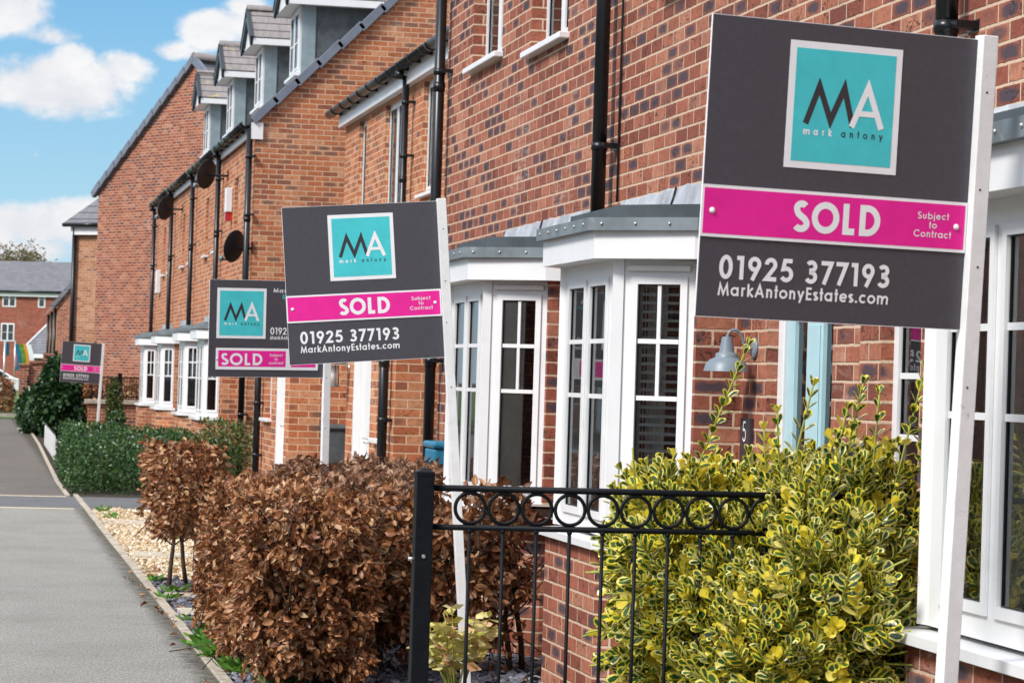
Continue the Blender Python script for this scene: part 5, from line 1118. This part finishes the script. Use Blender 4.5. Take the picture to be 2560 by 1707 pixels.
def dishmake(label,x,y,z,wx,rad,group='satellite dishes on the terrace'):
    org=(wx,y,z); t_=thing('satellite_dish',label,'satellite dish',org,group)
    ax=Vector((-.60,.80,.24)).normalized(); c=Vector((x,y,z)); d=MB(); n=22; sx=Z.cross(ax).normalized(); sy=ax.cross(sx)
    rings=[]
    for k in range(7):
        r_=k/6; rings.append([c+ax*(.16*rad*(r_*r_)-.0)+sx*math.cos(2*PI*j/n)*rad*.80*max(r_,.001)+sy*math.sin(2*PI*j/n)*rad*max(r_,.001) for j in range(n)])
    d.ring_strip(rings,True,0,True,False); d.ring_strip([[p-ax*.012 for p in q] for q in rings],True,0,True,False); d.tube(rings[-1],.009,6,closed=True); d.build('dish','dish',t_,org)
    a=MB(); a.tube([(wx,y-.2,z-.02),(wx-.1,y-.14,z-.02),c-ax*.02],.018,8); a.box(wx-.012,wx-.001,y-.26,y-.14,z-.09,z+.07); b=c-sy*rad*.92+ax*.14*rad; e=b+ax*rad*1.15-sy*.03; a.tube([b,e],.012,6); a.build('arm','iron',t_,org)
    l=MB(); l.tube([e-ax*.05+sy*.05,e-ax*.05-sy*.02],.035,10); l.build('receiver','lampgrey',t_,org)
    return t_
for u,v,D,lb in ((520,437,42.9,'dark satellite dish at the gutter in the middle of the terrace'),(589,617,38.9,'dark satellite dish low on the near terrace wall, above the tilted sign'),(417,521,52.0,'dark satellite dish at the far gutter end of the terrace')):
    p=pix(u,v,D); dishmake(lb,p.x,p.y,p.z,XT,.235)
b=MB(); b.box(XT-.11,XT-.005,41.9,42.12,4.12,4.5); b.prism([(XT-.11,41.92),(XT-.005,41.92),(XT-.005,42.1),(XT-.11,42.1)],3.98,4.118,1); tag(b.build('alarm_box',['white','carred'],None,(XT,42,4.2),.01),'white and red burglar alarm box between upper terrace windows','alarm box')
b=MB(); b.box(XT-.10,XT-.005,57.6,57.95,3.25,3.75); tag(b.build('alarm_box','white',None,(XT,57.8,3.5),.01),'plain white box high on the farthest terrace house','alarm box')
b=MB(); b.box(3.86,4.22,29.44,29.595,.35,1.02); b.box(3.88,4.20,29.425,29.4395,.38,.99); b.prism([(3.84,29.40),(4.24,29.40),(4.24,29.596),(3.84,29.596)],1.021,[1.04,1.04,1.07,1.07]); tag(b.build('meter_box','greyclad',None,(4.04,29.52,.7),.006),'dark grey meter box on the orange porch side wall','meter box')
b=MB(); b.box(3.36,3.51,19.30,19.72,.12,1.1); b.box(3.345,3.515,19.28,19.74,1.101,1.15); b.box(3.26,3.515,19.26,19.76,.0,.118); tag(b.build('storage_cabinet','blue',None,(3.3,19.5,0),.02),'tall narrow blue cabinet against the red brick wall behind the white post','cabinet')
# ------------------------------------------------------------ walls, fences and street furniture far down
def farwall():
    org=(3.2,60.5,0); t_=thing('garden_wall','low brick wall with stone coping and black railings before the terrace end','wall',org)
    w=MB(); w.box(2.62,3.95,60.4,60.62,0,.80); w.build('brickwork','farred',t_,org)
    c=MB(); c.box(2.55,3.98,60.33,60.69,.802,.90); c.build('coping','stone',t_,org,.01)
    r=MB(); r.tube([(2.65,60.5,1.4),(3.93,60.5,1.4)],.015,6); r.tube([(2.65,60.5,.98),(3.93,60.5,.98)],.015,6)
    for x in np.arange(2.7,3.93,.11): r.tube([(x,60.5,.9),(x,60.5,1.4)],.008,5)
    r.build('railings','iron',t_,org); p=MB(); p.box(3.27,3.36,60.45,60.55,.902,1.5); p.build('post','iron',t_,org)
farwall()
def pierwall():
    org=(1.9,76,0); t_=thing('garden_wall','stepped red brick boundary wall with dark slot behind the laurel','wall',org)
    w=MB(); w.box(1.36,1.62,75.8,76.2,.0,1.6); w.box(1.622,2.0,75.9,76.15,0,1.68); w.box(2.002,3.3,75.92,76.12,.0,1.9); w.build('brickwork','farred',t_,org)
    c=MB(); c.box(1.33,1.65,75.77,76.22,1.602,1.66); c.box(1.62,2.0,75.86,76.18,1.682,1.75); c.box(2.003,3.3,75.88,76.15,1.902,1.98); c.build('coping','farred',t_,org)
    d=MB(); d.box(1.58,1.615,75.78,75.799,.75,1.3); d.build('slot','dark',t_,org); s=MB(); s.box(1.34,1.64,75.74,75.798,.68,.72); s.build('ledge','stone',t_,org)
pierwall()
def picket():
    org=(1.5,50,0); t_=thing('picket_fence','little white picket fence along the far path edge','fence',org)
    n=24
    for i in range(n):
        y=46.2+i*.36; x=1.46+(y-46)*.008; b=MB(); b.prism([(x-.012,y-.05),(x+.012,y-.05),(x+.012,y+.05),(x-.012,y+.05)],.03,.42); b.face([(x,y-.05,.42),(x,y+.05,.42),(x,y,.48)]); b.build('picket','white',t_,org)
    r=MB()
    for z in (.14,.34): r.obox((1.516,50.4,z),(.01,0,0),(.034,4.25,0),(0,0,.022))
    r.build('rail','white',t_,org)
picket()
def signpost():
    p=pix(12,870,100); org=(p.x,p.y,0); t_=thing('road_sign','grey pole with edge on blue road sign at the left edge','road sign',org)
    b=MB(); b.tube([(p.x,p.y,0),(p.x,p.y,2.5)],.04,10); b.build('pole','steel',t_,org); c=MB(); c.obox((p.x+.10,p.y-.06,2.2),(.06,.03,0),(-.006,.02,0),(0,0,.24)); c.build('sign_face','blue',t_,org)
signpost()
def banner():
    p=pix(54,885,140); org=(p.x,p.y,0); t_=thing('feather_flag','bright green, orange, white and blue feather flag in the distance','flag',org)
    b=MB(); b.tube([(p.x-.35,p.y,.0),(p.x-.35,p.y,2.9)],.03,6); b.build('pole','steel',t_,org)
    for k,(mt,x0) in enumerate((('blue',-.33),('weed',-.1),('orangeflag',.14),('print',.3))):
        c=MB(); w=.25
        for j in range(8):
            z0=1.35+j*.17; z1=z0+.17; s0=.18*math.sin(j*.5); s1=.18*math.sin((j+1)*.5); c.face([(p.x+x0+s0*.6,p.y,z0),(p.x+x0+w+s0*.6,p.y+.05,z0),(p.x+x0+w+s1*.6,p.y+.05,z1),(p.x+x0+s1*.6,p.y,z1)])
        c.build('flag_panel',mt if mt in MT else 'line',t_,org)
MT['orangeflag']=plain('orange_flag',(.75,.30,.03),.7,.2)
MT['greenflag']=plain('green_flag',(.08,.45,.04),.7,.2); MT['weed2']=MT['greenflag']
banner()
def car():
    p=pix(8,915,125); X,Y=p.x-1.0,p.y; org=(X,Y,0); t_=thing('parked_car','small pale car parked far off at the left edge','car',org)
    b=MB(); prof=[(-2.0,.35),(-2.05,.75),(-1.75,.95),(-1.15,1.0),(-.6,1.42),(.75,1.45),(1.5,1.02),(2.0,.9),(2.05,.4)]
    n=len(prof); b.ring_strip([[(X+x,Y+yy*(1 if z<1.05 else .8),z) for x,z in prof] for yy in (-.85,.85)],True,0,False,True); b.build('body','white',t_,org,.05)
    g=MB()
    for s_ in (-1,): g.face([(X-1.0,Y-.86,1.02),(X+1.35,Y-.86,1.02),(X+.72,Y-.72,1.4),(X-.58,Y-.72,1.4)])
    g.build('side_window','dark',t_,org)
    for x in (-1.25,1.3):
        w=MB(); w.lathe((X+x,Y-.72,.32),[(.32,0),(.32,.16),(.2,.17),(0,.17)],20,0,(0,-1,0)); w.build('wheel','black',t_,org)
car()
